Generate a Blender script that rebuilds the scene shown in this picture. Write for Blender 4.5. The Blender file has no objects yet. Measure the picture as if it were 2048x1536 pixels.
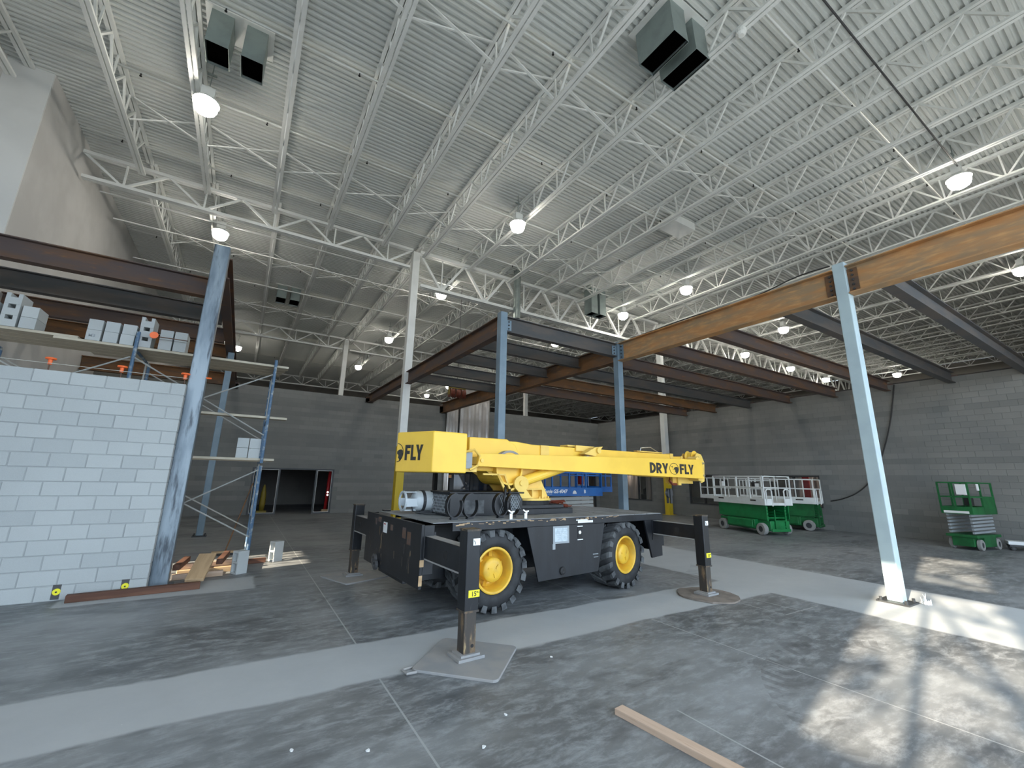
import bpy, bmesh, math, random
from mathutils import Vector, Matrix
R = math.radians
rnd = random.Random(7)
sc = bpy.context.scene
COL = sc.collection

# ------------------------------------------------------------------ camera
FPX, PPX, PPY = 847.577, 1013.564, 756.723
YAW, PITCH, ROLL, EYE = R(31.264), R(13.189), R(1.278), 1.824
def cam_axes():
    cy, sy, cp, sp = math.cos(YAW), math.sin(YAW), math.cos(PITCH), math.sin(PITCH)
    fwd = Vector((sy * cp, cy * cp, sp)); right = Vector((cy, -sy, 0)); up = right.cross(fwd)
    cr, sr = math.cos(ROLL), math.sin(ROLL)
    return cr * right + sr * up, -sr * right + cr * up, fwd
_r, _u, _f = cam_axes()
cam_d = bpy.data.cameras.new('camera'); cam = bpy.data.objects.new('camera', cam_d); COL.objects.link(cam)
cam_d.sensor_width = 36; cam_d.lens = FPX / 2048 * 36
cam_d.shift_x = (1024 - PPX) / 2048; cam_d.shift_y = (PPY - 768) / 2048
cam_d.clip_start = 0.05; cam_d.clip_end = 300
cam.matrix_world = Matrix(((_r.x, _u.x, -_f.x, 0), (_r.y, _u.y, -_f.y, 0), (_r.z, _u.z, -_f.z, EYE), (0, 0, 0, 1)))
sc.camera = cam

# ------------------------------------------------------------------ world, sun, exposure
w = bpy.data.worlds.new('sky'); sc.world = w; w.use_nodes = True
bg = w.node_tree.nodes['Background']; bg.inputs[0].default_value = (0.60, 0.73, 0.87, 1); bg.inputs[1].default_value = 5.2
sd = bpy.data.lights.new('sun', 'SUN'); sd.energy = 16; sd.color = (1, 0.86, 0.66); sd.angle = R(0.53)
SUN_SLOPE, SUN_TAN = 0.245, 0.40
sun = bpy.data.objects.new('sun', sd); COL.objects.link(sun)
sun.rotation_euler = Vector((1, SUN_SLOPE, -SUN_TAN * math.hypot(1, SUN_SLOPE))).to_track_quat('-Z', 'Y').to_euler()
sc.view_settings.view_transform = 'Standard'; sc.view_settings.look = 'None'
sc.view_settings.gamma = 1; sc.view_settings.use_curve_mapping = False
sc.view_settings.exposure = 0.33
sc.cycles.use_denoising = True
sc.cycles.max_bounces = 8; sc.cycles.diffuse_bounces = 5; sc.cycles.glossy_bounces = 3
sc.cycles.transmission_bounces = 6; sc.cycles.transparent_max_bounces = 12
sc.cycles.sample_clamp_indirect = 6
LAMP_EMIT = 62.0

# ------------------------------------------------------------------ materials
MATS = {}
def _new(name):
    m = bpy.data.materials.new(name); m.use_nodes = True
    nt = m.node_tree; b = nt.nodes['Principled BSDF']; MATS[name] = m
    return m, nt, b
def mix(nt, fac, a, b):
    n = nt.nodes.new('ShaderNodeMix'); n.data_type = 'RGBA'
    for s, v in ((0, fac), (6, a), (7, b)):
        if hasattr(v, 'is_output'): nt.links.new(v, n.inputs[s])
        else: n.inputs[s].default_value = v if s == 0 else (*v[:3], 1)
    return n.outputs[2]
def math_(nt, op, a, b=0.0, c=0.0, clamp=False):
    n = nt.nodes.new('ShaderNodeMath'); n.operation = op; n.use_clamp = clamp
    for i, v in enumerate((a, b, c)):
        if hasattr(v, 'is_output'): nt.links.new(v, n.inputs[i])
        else: n.inputs[i].default_value = v
    return n.outputs[0]
def noise(nt, vec, scale, detail=4, rough=0.55, dist=0.0):
    n = nt.nodes.new('ShaderNodeTexNoise'); n.inputs['Scale'].default_value = scale
    n.inputs['Detail'].default_value = detail; n.inputs['Roughness'].default_value = rough
    n.inputs['Distortion'].default_value = dist
    if vec is not None: nt.links.new(vec, n.inputs['Vector'])
    return n.outputs['Fac']
def ramp(nt, fac, lo, hi):
    n = nt.nodes.new('ShaderNodeMapRange'); n.interpolation_type = 'SMOOTHSTEP'
    n.inputs[1].default_value = lo; n.inputs[2].default_value = hi
    nt.links.new(fac, n.inputs[0]); return n.outputs[0]
def pos(nt):
    return nt.nodes.new('ShaderNodeNewGeometry').outputs['Position']
def scaled(nt, vec, s):
    n = nt.nodes.new('ShaderNodeMapping'); n.inputs['Scale'].default_value = s
    nt.links.new(vec, n.inputs['Vector']); return n.outputs['Vector']
def bump(nt, b, h, strength=0.2, dist=0.01):
    n = nt.nodes.new('ShaderNodeBump'); n.inputs['Strength'].default_value = strength
    n.inputs['Distance'].default_value = dist
    nt.links.new(h, n.inputs['Height']); nt.links.new(n.outputs['Normal'], b.inputs['Normal'])
def mat(name, c, rough=0.6, metal=0.0, c2=None, scale=4.0, lo=0.4, hi=0.65, c3=None, s3=14.0, lo3=0.6, hi3=0.7, stretch=(1, 1, 1), bmp=0.0, coords='obj'):
    m, nt, b = _new(name)
    b.inputs['Roughness'].default_value = rough; b.inputs['Metallic'].default_value = metal
    if c2 is None:
        b.inputs['Base Color'].default_value = (*c, 1); return m
    v = nt.nodes.new('ShaderNodeTexCoord').outputs['Object'] if coords == 'obj' else pos(nt)
    v = scaled(nt, v, stretch)
    n1 = noise(nt, v, scale)
    col = mix(nt, ramp(nt, n1, lo, hi), c, c2)
    if c3 is not None:
        n3 = noise(nt, v, s3, 6); col = mix(nt, ramp(nt, n3, lo3, hi3), col, c3)
    nt.links.new(col, b.inputs['Base Color'])
    if bmp: bump(nt, b, noise(nt, v, s3 * 2), bmp)
    return m
def emit(name, c, s):
    m, nt, b = _new(name); b.inputs['Base Color'].default_value = (*c, 1)
    b.inputs['Emission Color'].default_value = (*c, 1); b.inputs['Emission Strength'].default_value = s
    return m
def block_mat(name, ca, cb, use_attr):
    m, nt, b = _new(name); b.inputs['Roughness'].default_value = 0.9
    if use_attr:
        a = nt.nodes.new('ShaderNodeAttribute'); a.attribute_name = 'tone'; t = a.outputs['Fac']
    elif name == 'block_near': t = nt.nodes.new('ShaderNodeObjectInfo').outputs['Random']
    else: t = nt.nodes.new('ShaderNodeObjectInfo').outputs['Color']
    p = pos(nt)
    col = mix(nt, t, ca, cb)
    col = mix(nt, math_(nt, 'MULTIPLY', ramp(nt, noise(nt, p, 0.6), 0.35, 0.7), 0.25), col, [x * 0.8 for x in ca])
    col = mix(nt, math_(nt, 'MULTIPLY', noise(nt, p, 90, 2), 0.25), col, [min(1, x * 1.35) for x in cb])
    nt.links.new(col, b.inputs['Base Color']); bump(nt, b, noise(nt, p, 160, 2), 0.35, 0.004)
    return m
def glass(name, c, rough=0.03, alpha=0.25):
    m, nt, b = _new(name); b.inputs['Base Color'].default_value = (*c, 1)
    b.inputs['Roughness'].default_value = rough; b.inputs['Alpha'].default_value = alpha
    return m

# ------------------------------------------------------------------ mesh building
class MB:
    def __init__(s): s.v = []; s.f = []; s.tone = []
    def add(s, vs, fs):
        o = len(s.v); s.v += [tuple(x) for x in vs]; s.f += [tuple(i + o for i in q) for q in fs]; return s
    def box(s, x0, x1, y0, y1, z0, z1):
        return s.add([(x0, y0, z0), (x1, y0, z0), (x1, y1, z0), (x0, y1, z0), (x0, y0, z1), (x1, y0, z1), (x1, y1, z1), (x0, y1, z1)],
                     [(0, 3, 2, 1), (4, 5, 6, 7), (0, 1, 5, 4), (1, 2, 6, 5), (2, 3, 7, 6), (3, 0, 4, 7)])
    def bar(s, a, b, wd, ht=None, up=(0, 0, 1)):
        a = Vector(a); b = Vector(b); d = (b - a).normalized(); up = Vector(up)
        if abs(d.dot(up)) > 0.98: up = Vector((1, 0, 0))
        sx = d.cross(up).normalized() * wd / 2; sz = sx.cross(d).normalized() * (ht or wd) / 2
        vs = [p + i * sx + j * sz for p in (a, b) for i, j in ((-1, -1), (1, -1), (1, 1), (-1, 1))]
        return s.add(vs, [(0, 3, 2, 1), (4, 5, 6, 7), (0, 1, 5, 4), (1, 2, 6, 5), (2, 3, 7, 6), (3, 0, 4, 7)])
    def tube(s, a, b, r, n=10, r2=None, caps=True):
        a = Vector(a); b = Vector(b); d = (b - a).normalized(); r2 = r if r2 is None else r2
        x = d.cross(Vector((0, 0, 1)) if abs(d.z) < 0.95 else Vector((1, 0, 0))).normalized(); y = d.cross(x)
        vs = [p + q * (math.cos(t) * x + math.sin(t) * y) for p, q in ((a, r), (b, r2)) for t in [2 * math.pi * i / n for i in range(n)]]
        fs = [(i, (i + 1) % n, n + (i + 1) % n, n + i) for i in range(n)]
        if caps: fs += [tuple(range(n))[::-1], tuple(range(n, 2 * n))]
        return s.add(vs, fs)
    def pipe(s, pts, r, n=8):
        pts = [Vector(p) for p in pts]; rings = []; ref = Vector((0, 0, 1))
        for i, p in enumerate(pts):
            d = (pts[min(i + 1, len(pts) - 1)] - pts[max(i - 1, 0)]).normalized()
            if abs(d.dot(ref)) > 0.97: ref = Vector((1, 0.2, 0)).normalized()
            x = d.cross(ref).normalized(); y = d.cross(x).normalized()
            rings.append([p + r * (math.cos(t) * x + math.sin(t) * y) for t in [2 * math.pi * k / n for k in range(n)]])
        vs = [q for g in rings for q in g]; fs = []
        for i in range(len(pts) - 1):
            fs += [(i * n + k, i * n + (k + 1) % n, (i + 1) * n + (k + 1) % n, (i + 1) * n + k) for k in range(n)]
        fs += [tuple(range(n))[::-1], tuple((len(pts) - 1) * n + k for k in range(n))]
        return s.add(vs, fs)
    def prism(s, poly, h0, h1, plane='xy'):
        f = {'xy': lambda a, b, h: (a, b, h), 'xz': lambda a, b, h: (a, h, b), 'yz': lambda a, b, h: (h, a, b)}[plane]
        n = len(poly); vs = [f(a, b, h0) for a, b in poly] + [f(a, b, h1) for a, b in poly]
        return s.add(vs, [tuple(range(n))[::-1], tuple(range(n, 2 * n))] + [(i, (i + 1) % n, n + (i + 1) % n, n + i) for i in range(n)])
    def lathe(s, prof, n=16, axis='z', c=(0, 0, 0), closed=False):
        vs = []
        for k in range(n):
            t = 2 * math.pi * k / n; ct, st = math.cos(t), math.sin(t)
            for r, h in prof:
                q = {'z': (r * ct, r * st, h), 'x': (h, r * ct, r * st), 'y': (r * ct, h, r * st)}[axis]
                vs.append((q[0] + c[0], q[1] + c[1], q[2] + c[2]))
        m = len(prof); fs = []
        for k in range(n):
            k2 = (k + 1) % n
            for i in range(m if closed else m - 1):
                j = (i + 1) % m; fs.append((k * m + i, k * m + j, k2 * m + j, k2 * m + i))
        return s.add(vs, fs)
    def mesh(s, name):
        me = bpy.data.meshes.new(name); me.from_pydata(s.v, [], s.f)
        if s.tone:
            a = me.attributes.new('tone', 'FLOAT', 'FACE'); a.data.foreach_set('value', s.tone)
        bm = bmesh.new(); bm.from_mesh(me); bmesh.ops.recalc_face_normals(bm, faces=bm.faces); bm.to_mesh(me); bm.free()
        return me
    def build(s, name, m, parent=None, smooth=False, bevel=0.0, loc=None):
        return place(s.mesh(name), name, m, parent, smooth=smooth, bevel=bevel, loc=loc)
def place(me, name, m=None, parent=None, loc=None, rot=None, smooth=False, bevel=0.0):
    o = bpy.data.objects.new(name, me); COL.objects.link(o)
    if m is not None and not me.materials: me.materials.append(MATS[m])
    if parent: o.parent = parent
    if loc is not None: o.location = loc
    if rot is not None: o.rotation_euler = rot
    if smooth: me.polygons.foreach_set('use_smooth', [True] * len(me.polygons))
    if bevel:
        b = o.modifiers.new('bevel', 'BEVEL'); b.width = bevel; b.segments = 2; b.limit_method = 'ANGLE'
    return o
def tag(o, label, cat, group=None, kind=None):
    if label: o['label'] = label
    if cat: o['category'] = cat
    if group: o['group'] = group
    if kind: o['kind'] = kind
    return o
def thing(name, label, cat, loc=(0, 0, 0), rz=0.0, group=None):
    o = bpy.data.objects.new(name, None); COL.objects.link(o); o.empty_display_size = 0.1
    o.location = loc; o.rotation_euler = (0, 0, rz); return tag(o, label, cat, group)
def struct(o, label=None):
    o['kind'] = 'structure'
    if label: o['label'] = label
    return o
ORD = ['first', 'second', 'third', 'fourth', 'fifth', 'sixth', 'seventh', 'eighth', 'ninth', 'tenth', 'eleventh', 'twelfth', 'thirteenth',
       'fourteenth', 'fifteenth', 'sixteenth', 'seventeenth', 'eighteenth', 'nineteenth', 'twentieth', 'twenty-first', 'twenty-second', 'twenty-third', 'twenty-fourth', 'twenty-fifth', 'twenty-sixth']
def text_mesh(body, size, bold=0.0, shear=0.0, ext=0.002, align='LEFT', sx=1.0):
    c = bpy.data.curves.new('lettering', 'FONT'); c.body = body; c.size = size; c.offset = bold; c.shear = shear
    c.extrude = ext; c.align_x = align; c.resolution_u = 3
    o = bpy.data.objects.new('lettering', c); COL.objects.link(o)
    bpy.context.view_layer.update()
    me = bpy.data.meshes.new_from_object(o.evaluated_get(bpy.context.evaluated_depsgraph_get()))
    bpy.data.objects.remove(o); bpy.data.curves.remove(c)
    for v in me.vertices: v.co.x *= sx
    return me

# ---- palette
mat('white_steel', (0.80, 0.82, 0.80), 0.5, c2=(0.74, 0.76, 0.74), scale=1.5)
mat('deck_white', (0.66, 0.685, 0.665), 0.6, c2=(0.60, 0.625, 0.605), scale=0.25, coords='pos')
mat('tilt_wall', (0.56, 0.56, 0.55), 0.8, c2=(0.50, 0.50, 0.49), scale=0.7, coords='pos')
mat('tilt_light', (0.68, 0.70, 0.70), 0.8, c2=(0.63, 0.65, 0.65), scale=0.7, coords='pos')
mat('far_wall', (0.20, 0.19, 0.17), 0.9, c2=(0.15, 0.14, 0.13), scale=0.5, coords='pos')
block_mat('block_near', (0.38, 0.405, 0.41), (0.45, 0.475, 0.475), False)
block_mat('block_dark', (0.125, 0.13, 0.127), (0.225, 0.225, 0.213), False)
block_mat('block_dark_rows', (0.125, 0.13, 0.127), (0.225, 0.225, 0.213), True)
mat('mortar_light', (0.40, 0.42, 0.425), 0.95, c2=(0.35, 0.37, 0.375), scale=2, coords='pos')
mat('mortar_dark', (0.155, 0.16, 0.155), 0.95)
mat('primer_blue', (0.15, 0.215, 0.27), 0.45, c2=(0.19, 0.26, 0.315), scale=2)
mat('primer_pale', (0.40, 0.50, 0.53), 0.45, c2=(0.36, 0.45, 0.49), scale=2)
mat('mill_steel', (0.12, 0.155, 0.19), 0.45, 0.3, c2=(0.25, 0.30, 0.34), scale=1.6, lo=0.35, hi=0.68, c3=(0.055, 0.068, 0.085), s3=4, lo3=0.50, hi3=0.72, stretch=(3, 3, 0.5), coords='pos')
mat('rust_orange', (0.42, 0.205, 0.075), 0.75, c2=(0.29, 0.20, 0.115), scale=1.5, lo=0.35, hi=0.65, c3=(0.52, 0.29, 0.12), s3=5, lo3=0.45, hi3=0.75, stretch=(0.6, 0.6, 3))
mat('rust_dark', (0.085, 0.062, 0.058), 0.7, c2=(0.13, 0.07, 0.04), scale=1.2, c3=(0.23, 0.10, 0.035), s3=3, lo3=0.55, hi3=0.8, stretch=(0.7, 0.7, 3))
mat('rust_brown', (0.16, 0.075, 0.028), 0.75, c2=(0.09, 0.055, 0.035), scale=1.6, c3=(0.28, 0.13, 0.04), s3=4, lo3=0.55, hi3=0.8, stretch=(0.7, 0.7, 3))
mat('scale_grey', (0.062, 0.064, 0.067), 0.65, c2=(0.095, 0.082, 0.074), scale=1.3, c3=(0.20, 0.12, 0.06), s3=4, lo3=0.62, hi3=0.85, stretch=(0.7, 0.7, 3))
mat('crane_yellow', (0.88, 0.56, 0.06), 0.45, c2=(0.82, 0.51, 0.055), scale=1.5, c3=(0.60, 0.40, 0.09), s3=7, lo3=0.68, hi3=0.85)
mat('crane_yellow_pale', (0.80, 0.55, 0.12), 0.5, c2=(0.72, 0.47, 0.09), scale=2)
mat('crane_black', (0.0055, 0.0068, 0.0095), 0.45, c2=(0.010, 0.012, 0.016), scale=2, c3=(0.06, 0.055, 0.05), s3=10, lo3=0.66, hi3=0.82, stretch=(3, 3, 0.8))
mat('crane_deck', (0.17, 0.18, 0.19), 0.75, c2=(0.30, 0.31, 0.315), scale=2.5, lo=0.3, hi=0.75, c3=(0.05, 0.05, 0.05), s3=12)
mat('dark_grime', (0.012, 0.012, 0.013), 0.7)
mat('tyre', (0.016, 0.017, 0.019), 0.75, c2=(0.030, 0.032, 0.035), scale=5)
mat('tyre_dusty', (0.10, 0.106, 0.11), 0.9, c2=(0.045, 0.048, 0.052), scale=6)
mat('rim_yellow', (0.76, 0.46, 0.04), 0.42, c2=(0.62, 0.38, 0.05), scale=5, c3=(0.4, 0.25, 0.06), s3=14, lo3=0.68, hi3=0.8)
mat('worn_leg', (0.045, 0.038, 0.032), 0.6, c2=(0.20, 0.13, 0.07), scale=6, lo=0.45, hi=0.7, c3=(0.32, 0.24, 0.12), s3=12, lo3=0.62, hi3=0.75, stretch=(2, 2, 0.6))
mat('pad_grey', (0.29, 0.28, 0.27), 0.85, c2=(0.24, 0.245, 0.25), scale=3)
mat('pad_wood', (0.22, 0.185, 0.155), 0.9, c2=(0.16, 0.135, 0.115), scale=5)
mat('tank_grey', (0.48, 0.53, 0.56), 0.4)
mat('steel_bright', (0.55, 0.56, 0.57), 0.3, 0.9)
mat('galvanised', (0.36, 0.41, 0.40), 0.4, 0.6, c2=(0.29, 0.34, 0.33), scale=4)
mat('duct_metal', (0.30, 0.36, 0.35), 0.45, 0.35, c2=(0.25, 0.30, 0.29), scale=2)
mat('duct_shade', (0.001, 0.001, 0.001), 1.0); MATS['duct_shade'].node_tree.nodes['Principled BSDF'].inputs['Specular IOR Level'].default_value = 0
mat('lift_green', (0.008, 0.20, 0.055), 0.4, c2=(0.006, 0.15, 0.04), scale=3)
mat('lift_green_dark', (0.010, 0.13, 0.035), 0.5, c2=(0.008, 0.09, 0.025), scale=3)
mat('lift_white', (0.72, 0.74, 0.72), 0.45, c2=(0.64, 0.66, 0.64), scale=3)
mat('lift_blue', (0.010, 0.13, 0.42), 0.4, c2=(0.012, 0.10, 0.34), scale=3)
mat('wheel_grey', (0.27, 0.27, 0.26), 0.8)
mat('black_plastic', (0.012, 0.012, 0.013), 0.5)
mat('sticker_white', (0.75, 0.76, 0.76), 0.5)
mat('sticker_yellow', (0.85, 0.78, 0.03), 0.5)
mat('paper_blue', (0.50, 0.57, 0.62), 0.6, c2=(0.40, 0.47, 0.52), scale=20)
mat('tape_grey', (0.28, 0.31, 0.33), 0.6)
mat('ink', (0.02, 0.018, 0.014), 0.5)
mat('ink_white', (0.8, 0.82, 0.84), 0.5)
mat('red_paint', (0.36, 0.008, 0.012), 0.45)
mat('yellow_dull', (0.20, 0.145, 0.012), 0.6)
mat('column_yellow', (0.60, 0.43, 0.02), 0.5)
mat('plank_pale', (0.50, 0.45, 0.36), 0.8, c2=(0.42, 0.38, 0.30), scale=3, stretch=(0.3, 4, 4))
mat('lumber_tan', (0.48, 0.33, 0.19), 0.8, c2=(0.40, 0.27, 0.15), scale=3, stretch=(0.4, 5, 5))
mat('lumber_pink', (0.55, 0.40, 0.30), 0.8, c2=(0.47, 0.33, 0.23), scale=2, stretch=(0.5, 6, 6), c3=(0.42, 0.27, 0.17), s3=7, lo3=0.6, hi3=0.75)
mat('timber_brown', (0.085, 0.034, 0.018), 0.7, c2=(0.14, 0.06, 0.033), scale=2, stretch=(0.5, 5, 5))
mat('scaffold_blue', (0.065, 0.13, 0.22), 0.5, c2=(0.30, 0.34, 0.36), scale=9, lo=0.5, hi=0.65)
mat('scaffold_grey', (0.36, 0.37, 0.36), 0.5, 0.3)
mat('cap_orange', (0.90, 0.16, 0.035), 0.5)
mat('rebar', (0.12, 0.07, 0.05), 0.8)
mat('cord_black', (0.025, 0.025, 0.025), 0.6)
mat('string_line', (0.5, 0.5, 0.45), 0.8)
mat('frame_dark', (0.035, 0.038, 0.042), 0.45)
mat('frame_bright', (0.42, 0.42, 0.41), 0.4)
mat('drape_pink', (0.48, 0.43, 0.40), 0.7)
mat('dust_pile', (0.45, 0.45, 0.44), 0.95)
mat('wrap_plastic', (0.52, 0.49, 0.47), 0.14, 0.25, c2=(0.44, 0.42, 0.40), scale=1.5)
mat('hoist_red', (0.14, 0.025, 0.010), 0.5)
mat('leaf_green', (0.06, 0.12, 0.03), 0.7)
mat('bark', (0.10, 0.07, 0.05), 0.9)
mat('outside_ground', (0.34, 0.34, 0.33), 0.9, c2=(0.28, 0.28, 0.27), scale=0.5, coords='pos')
glass('window_glass', (0.10, 0.12, 0.13), 0.03, 0.18)
glass('cab_glass', (0.015, 0.02, 0.03), 0.05, 0.8)
emit('lamp_glow', (1.0, 0.93, 0.82), LAMP_EMIT)
emit('led_white', (1.0, 0.97, 0.9), 3.0)

def floor_mat():
    m, nt, b = _new('concrete_floor')
    p = pos(nt); sep = nt.nodes.new('ShaderNodeSeparateXYZ'); nt.links.new(p, sep.inputs[0]); X, Y = sep.outputs[0], sep.outputs[1]
    ps = scaled(nt, p, (0.75, 1.8, 1)); wob = math_(nt, 'MULTIPLY', math_(nt, 'SUBTRACT', noise(nt, p, 1.3, 5), 0.5), 0.16)
    Xw = math_(nt, 'ADD', X, wob); Yw = math_(nt, 'ADD', Y, wob)
    big = noise(nt, ps, 0.5, 8, 0.62, 0.3); fine = noise(nt, ps, 4.5, 10, 0.75, 0.25); mid = noise(nt, ps, 1.3, 6, 0.6, 0.3)
    col = mix(nt, ramp(nt, big, 0.34, 0.68), (0.095, 0.102, 0.107), (0.205, 0.214, 0.22))
    col = mix(nt, math_(nt, 'MULTIPLY', ramp(nt, fine, 0.42, 0.68), 0.85), col, (0.31, 0.325, 0.335))
    col = mix(nt, math_(nt, 'MULTIPLY', ramp(nt, mid, 0.53, 0.70), 0.7), col, (0.060, 0.063, 0.068))
    # dust drifts: paler towards the foreground side of the hall floor
    def band(v, a, bb, soft):
        return math_(nt, 'MULTIPLY', ramp(nt, v, a - soft, a + soft), math_(nt, 'SUBTRACT', 1.0, ramp(nt, v, bb - soft, bb + soft)))
    dust = ramp(nt, noise(nt, p, 0.28, 5, 0.6, 0.7), 0.47, 0.68)
    col = mix(nt, math_(nt, 'MULTIPLY', dust, 0.55), col, (0.29, 0.305, 0.315))
    patch = mix(nt, noise(nt, p, 2.2, 8, 0.65), (0.36, 0.375, 0.38), (0.44, 0.455, 0.46))
    s1 = math_(nt, 'MULTIPLY', band(Yw, 4.36, 5.30, 0.03), band(Xw, -40, 9.4, 0.03))
    s2 = math_(nt, 'MULTIPLY', band(Xw, 8.05, 10.7, 0.04), band(Yw, -8, 22, 0.04))
    s3 = math_(nt, 'MULTIPLY', band(Yw, 8.42, 9.35, 0.03), band(Xw, -1.9, 0.45, 0.03))
    s4 = math_(nt, 'MULTIPLY', band(Xw, -1.4, 3.6, 0.05), band(Yw, 12.6, 15.2, 0.08))
    st = math_(nt, 'MAXIMUM', math_(nt, 'MAXIMUM', s1, s2), s3)
    col = mix(nt, math_(nt, 'MULTIPLY', st, 0.92), col, patch)
    col = mix(nt, math_(nt, 'MULTIPLY', s4, 0.35), col, (0.26, 0.26, 0.25))
    # saw-cut joints filled with pale dust
    jm = None
    for v, c, lo, hi, o in ((X, 1.35, -9, 4.36, Y), (X, 1.35, 5.30, 40, Y), (X, 5.03, -9, 4.36, Y), (X, 5.03, 5.3, 40, Y), (X, 3.32, -9, 2.66, Y), (X, 6.93, 3.6, 4.5, Y), (X, 7.35, 3.55, 4.4, Y), (Y, 3.58, 6.93, 7.9, X), (Y, 7.28, 1.35, 30, X), (Y, 10.6, -9, 30, X), (Y, 0.6, -9, 30, X), (X, 13.2, -9, 30, Y), (X, 16.8, -9, 30, Y)):
        l = math_(nt, 'LESS_THAN', math_(nt, 'ABSOLUTE', math_(nt, 'SUBTRACT', v, c)), 0.008)
        l = math_(nt, 'MULTIPLY', l, math_(nt, 'MULTIPLY', math_(nt, 'GREATER_THAN', o, lo), math_(nt, 'LESS_THAN', o, hi)))
        jm = l if jm is None else math_(nt, 'MAXIMUM', jm, l)
    col = mix(nt, math_(nt, 'MULTIPLY', jm, 0.8), col, (0.36, 0.37, 0.37))
    # tyre prints: chevron-like lug marks along curved runs
    for (cx, cy, rad, wd, a0, a1) in ((2.0, 12.6, 5.35, 0.22, -1.75, -1.15), (5.6, 1.0, 1.75, 0.2, 0.7, 2.9), (6.8, 9.4, 3.75, 0.2, -1.6, -0.9)):
        dx = math_(nt, 'SUBTRACT', X, cx); dy = math_(nt, 'SUBTRACT', Y, cy)
        rr = math_(nt, 'SQRT', math_(nt, 'ADD', math_(nt, 'MULTIPLY', dx, dx), math_(nt, 'MULTIPLY', dy, dy)))
        th = math_(nt, 'ARCTAN2', dy, dx); on_ = math_(nt, 'LESS_THAN', math_(nt, 'ABSOLUTE', math_(nt, 'SUBTRACT', rr, rad)), wd)
        lug = math_(nt, 'GREATER_THAN', math_(nt, 'SINE', math_(nt, 'ADD', math_(nt, 'MULTIPLY', th, rad * 38), math_(nt, 'MULTIPLY', math_(nt, 'ABSOLUTE', math_(nt, 'SUBTRACT', rr, rad)), 20))), -0.1)
        k = math_(nt, 'MULTIPLY', math_(nt, 'MULTIPLY', on_, lug), math_(nt, 'MULTIPLY', math_(nt, 'GREATER_THAN', th, a0), math_(nt, 'LESS_THAN', th, a1)))
        k = math_(nt, 'MULTIPLY', k, ramp(nt, noise(nt, p, 2.5, 4), 0.38, 0.6))
        col = mix(nt, math_(nt, 'MULTIPLY', k, 0.35), col, (0.05, 0.05, 0.052))
    col = mix(nt, math_(nt, 'GREATER_THAN', noise(nt, p, 22, 2, 0.5), 0.80), col, (0.5, 0.51, 0.51))
    nt.links.new(col, b.inputs['Base Color'])
    rg = math_(nt, 'ADD', math_(nt, 'MULTIPLY', fine, 0.35), math_(nt, 'ADD', 0.30, math_(nt, 'MULTIPLY', st, 0.25)))
    nt.links.new(rg, b.inputs['Roughness']); bump(nt, b, noise(nt, p, 30, 5), 0.08, 0.01)
floor_mat()

# ------------------------------------------------------------------ the hall: constants from the photograph's perspective
DECK_Z, JT, JB = 11.66, 11.60, 10.80          # roof deck, joist top and bottom chords
GY = [16.4, 31.0, 46.5]                       # girder lines
XL, XR_ROOM, Y_ROOM = -5.45, 21.2, 22.3       # left tilt-up wall, block walls of the room
WALL_H, CO = 28 * 0.2032, 0.2032
XFAR, YFAR, YFRONT = 48.0, 52.0, -4.0

# floor, ceiling
struct(MB().box(-8, XFAR, YFRONT - 0.3, YFAR, -0.15, 0.0).build('floor', 'concrete_floor'), 'dusty grey concrete floor with paler patched trench strips and saw-cut joints')
struct(MB().box(-60, 60, -60, YFRONT - 0.3, -0.2, -0.02).box(-60, -8, YFRONT - 0.3, 60, -0.2, -0.02).build('ground_outside', 'outside_ground'))
d = MB(); pitch = 0.1524; y = YFRONT; prof = []
while y < YFAR:
    prof += [(y, 0), (y + 0.056, 0), (y + 0.072, 0.058), (y + 0.136, 0.058)]; y += pitch
prof.append((y, 0))
vs = []; fs = []
for i, (yy, zz) in enumerate(prof):
    vs += [(-6.6, yy, DECK_Z + zz), (XFAR, yy, DECK_Z + zz)]
    if i: fs.append((2 * i - 2, 2 * i - 1, 2 * i + 1, 2 * i))
d.add(vs, fs).box(-6.6, XFAR, YFRONT, YFAR, DECK_Z + 0.10, DECK_Z + 0.22)
struct(d.build('ceiling', 'deck_white'), 'white corrugated steel roof deck')

# tilt-up wall on the left with a return at y = 13.75 and two openings that let the low sun in
wl = MB()
def wall_x(mb, x0, x1, y0, y1, z0, z1, holes):
    ys = sorted({y0, y1, *[h[0] for h in holes], *[h[1] for h in holes]})
    for a, bq in zip(ys, ys[1:]):
        zz = [(h[2], h[3]) for h in holes if h[0] <= a and h[1] >= bq]; c = z0
        for lo, hi in sorted(zz):
            if lo > c: mb.box(x0, x1, a, bq, c, lo)
            c = hi
        if c < z1: mb.box(x0, x1, a, bq, c, z1)
wall_x(wl, XL - 0.25, XL, 13.75, YFAR, 0, DECK_Z + 0.05, [])
wall_x(wl, -6.55, -6.3, YFRONT, 13.75, 0, DECK_Z + 0.05, [(-2.1, -0.93, 4.2, 7.06), (-0.93, -0.5, 4.2, 7.06), (-2.1, -0.93, 7.44, 9.3), (8.2, 10.0, 1.5, 3.3)])
wo = struct(wl.build('wall_left', 'tilt_wall'), 'tall grey tilt-up concrete wall')
MB().box(-6.3, XL - 0.001, 13.70, 13.749, 0, DECK_Z + 0.05).build('wall_return', 'tilt_light', wo)  # paler copy of the wall tone, paints this face as lit
sub = MB().box(-6.46, -6.40, -1.18, -1.10, 4.2, 7.06).build('window_muntin', 'frame_dark', wo)
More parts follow.
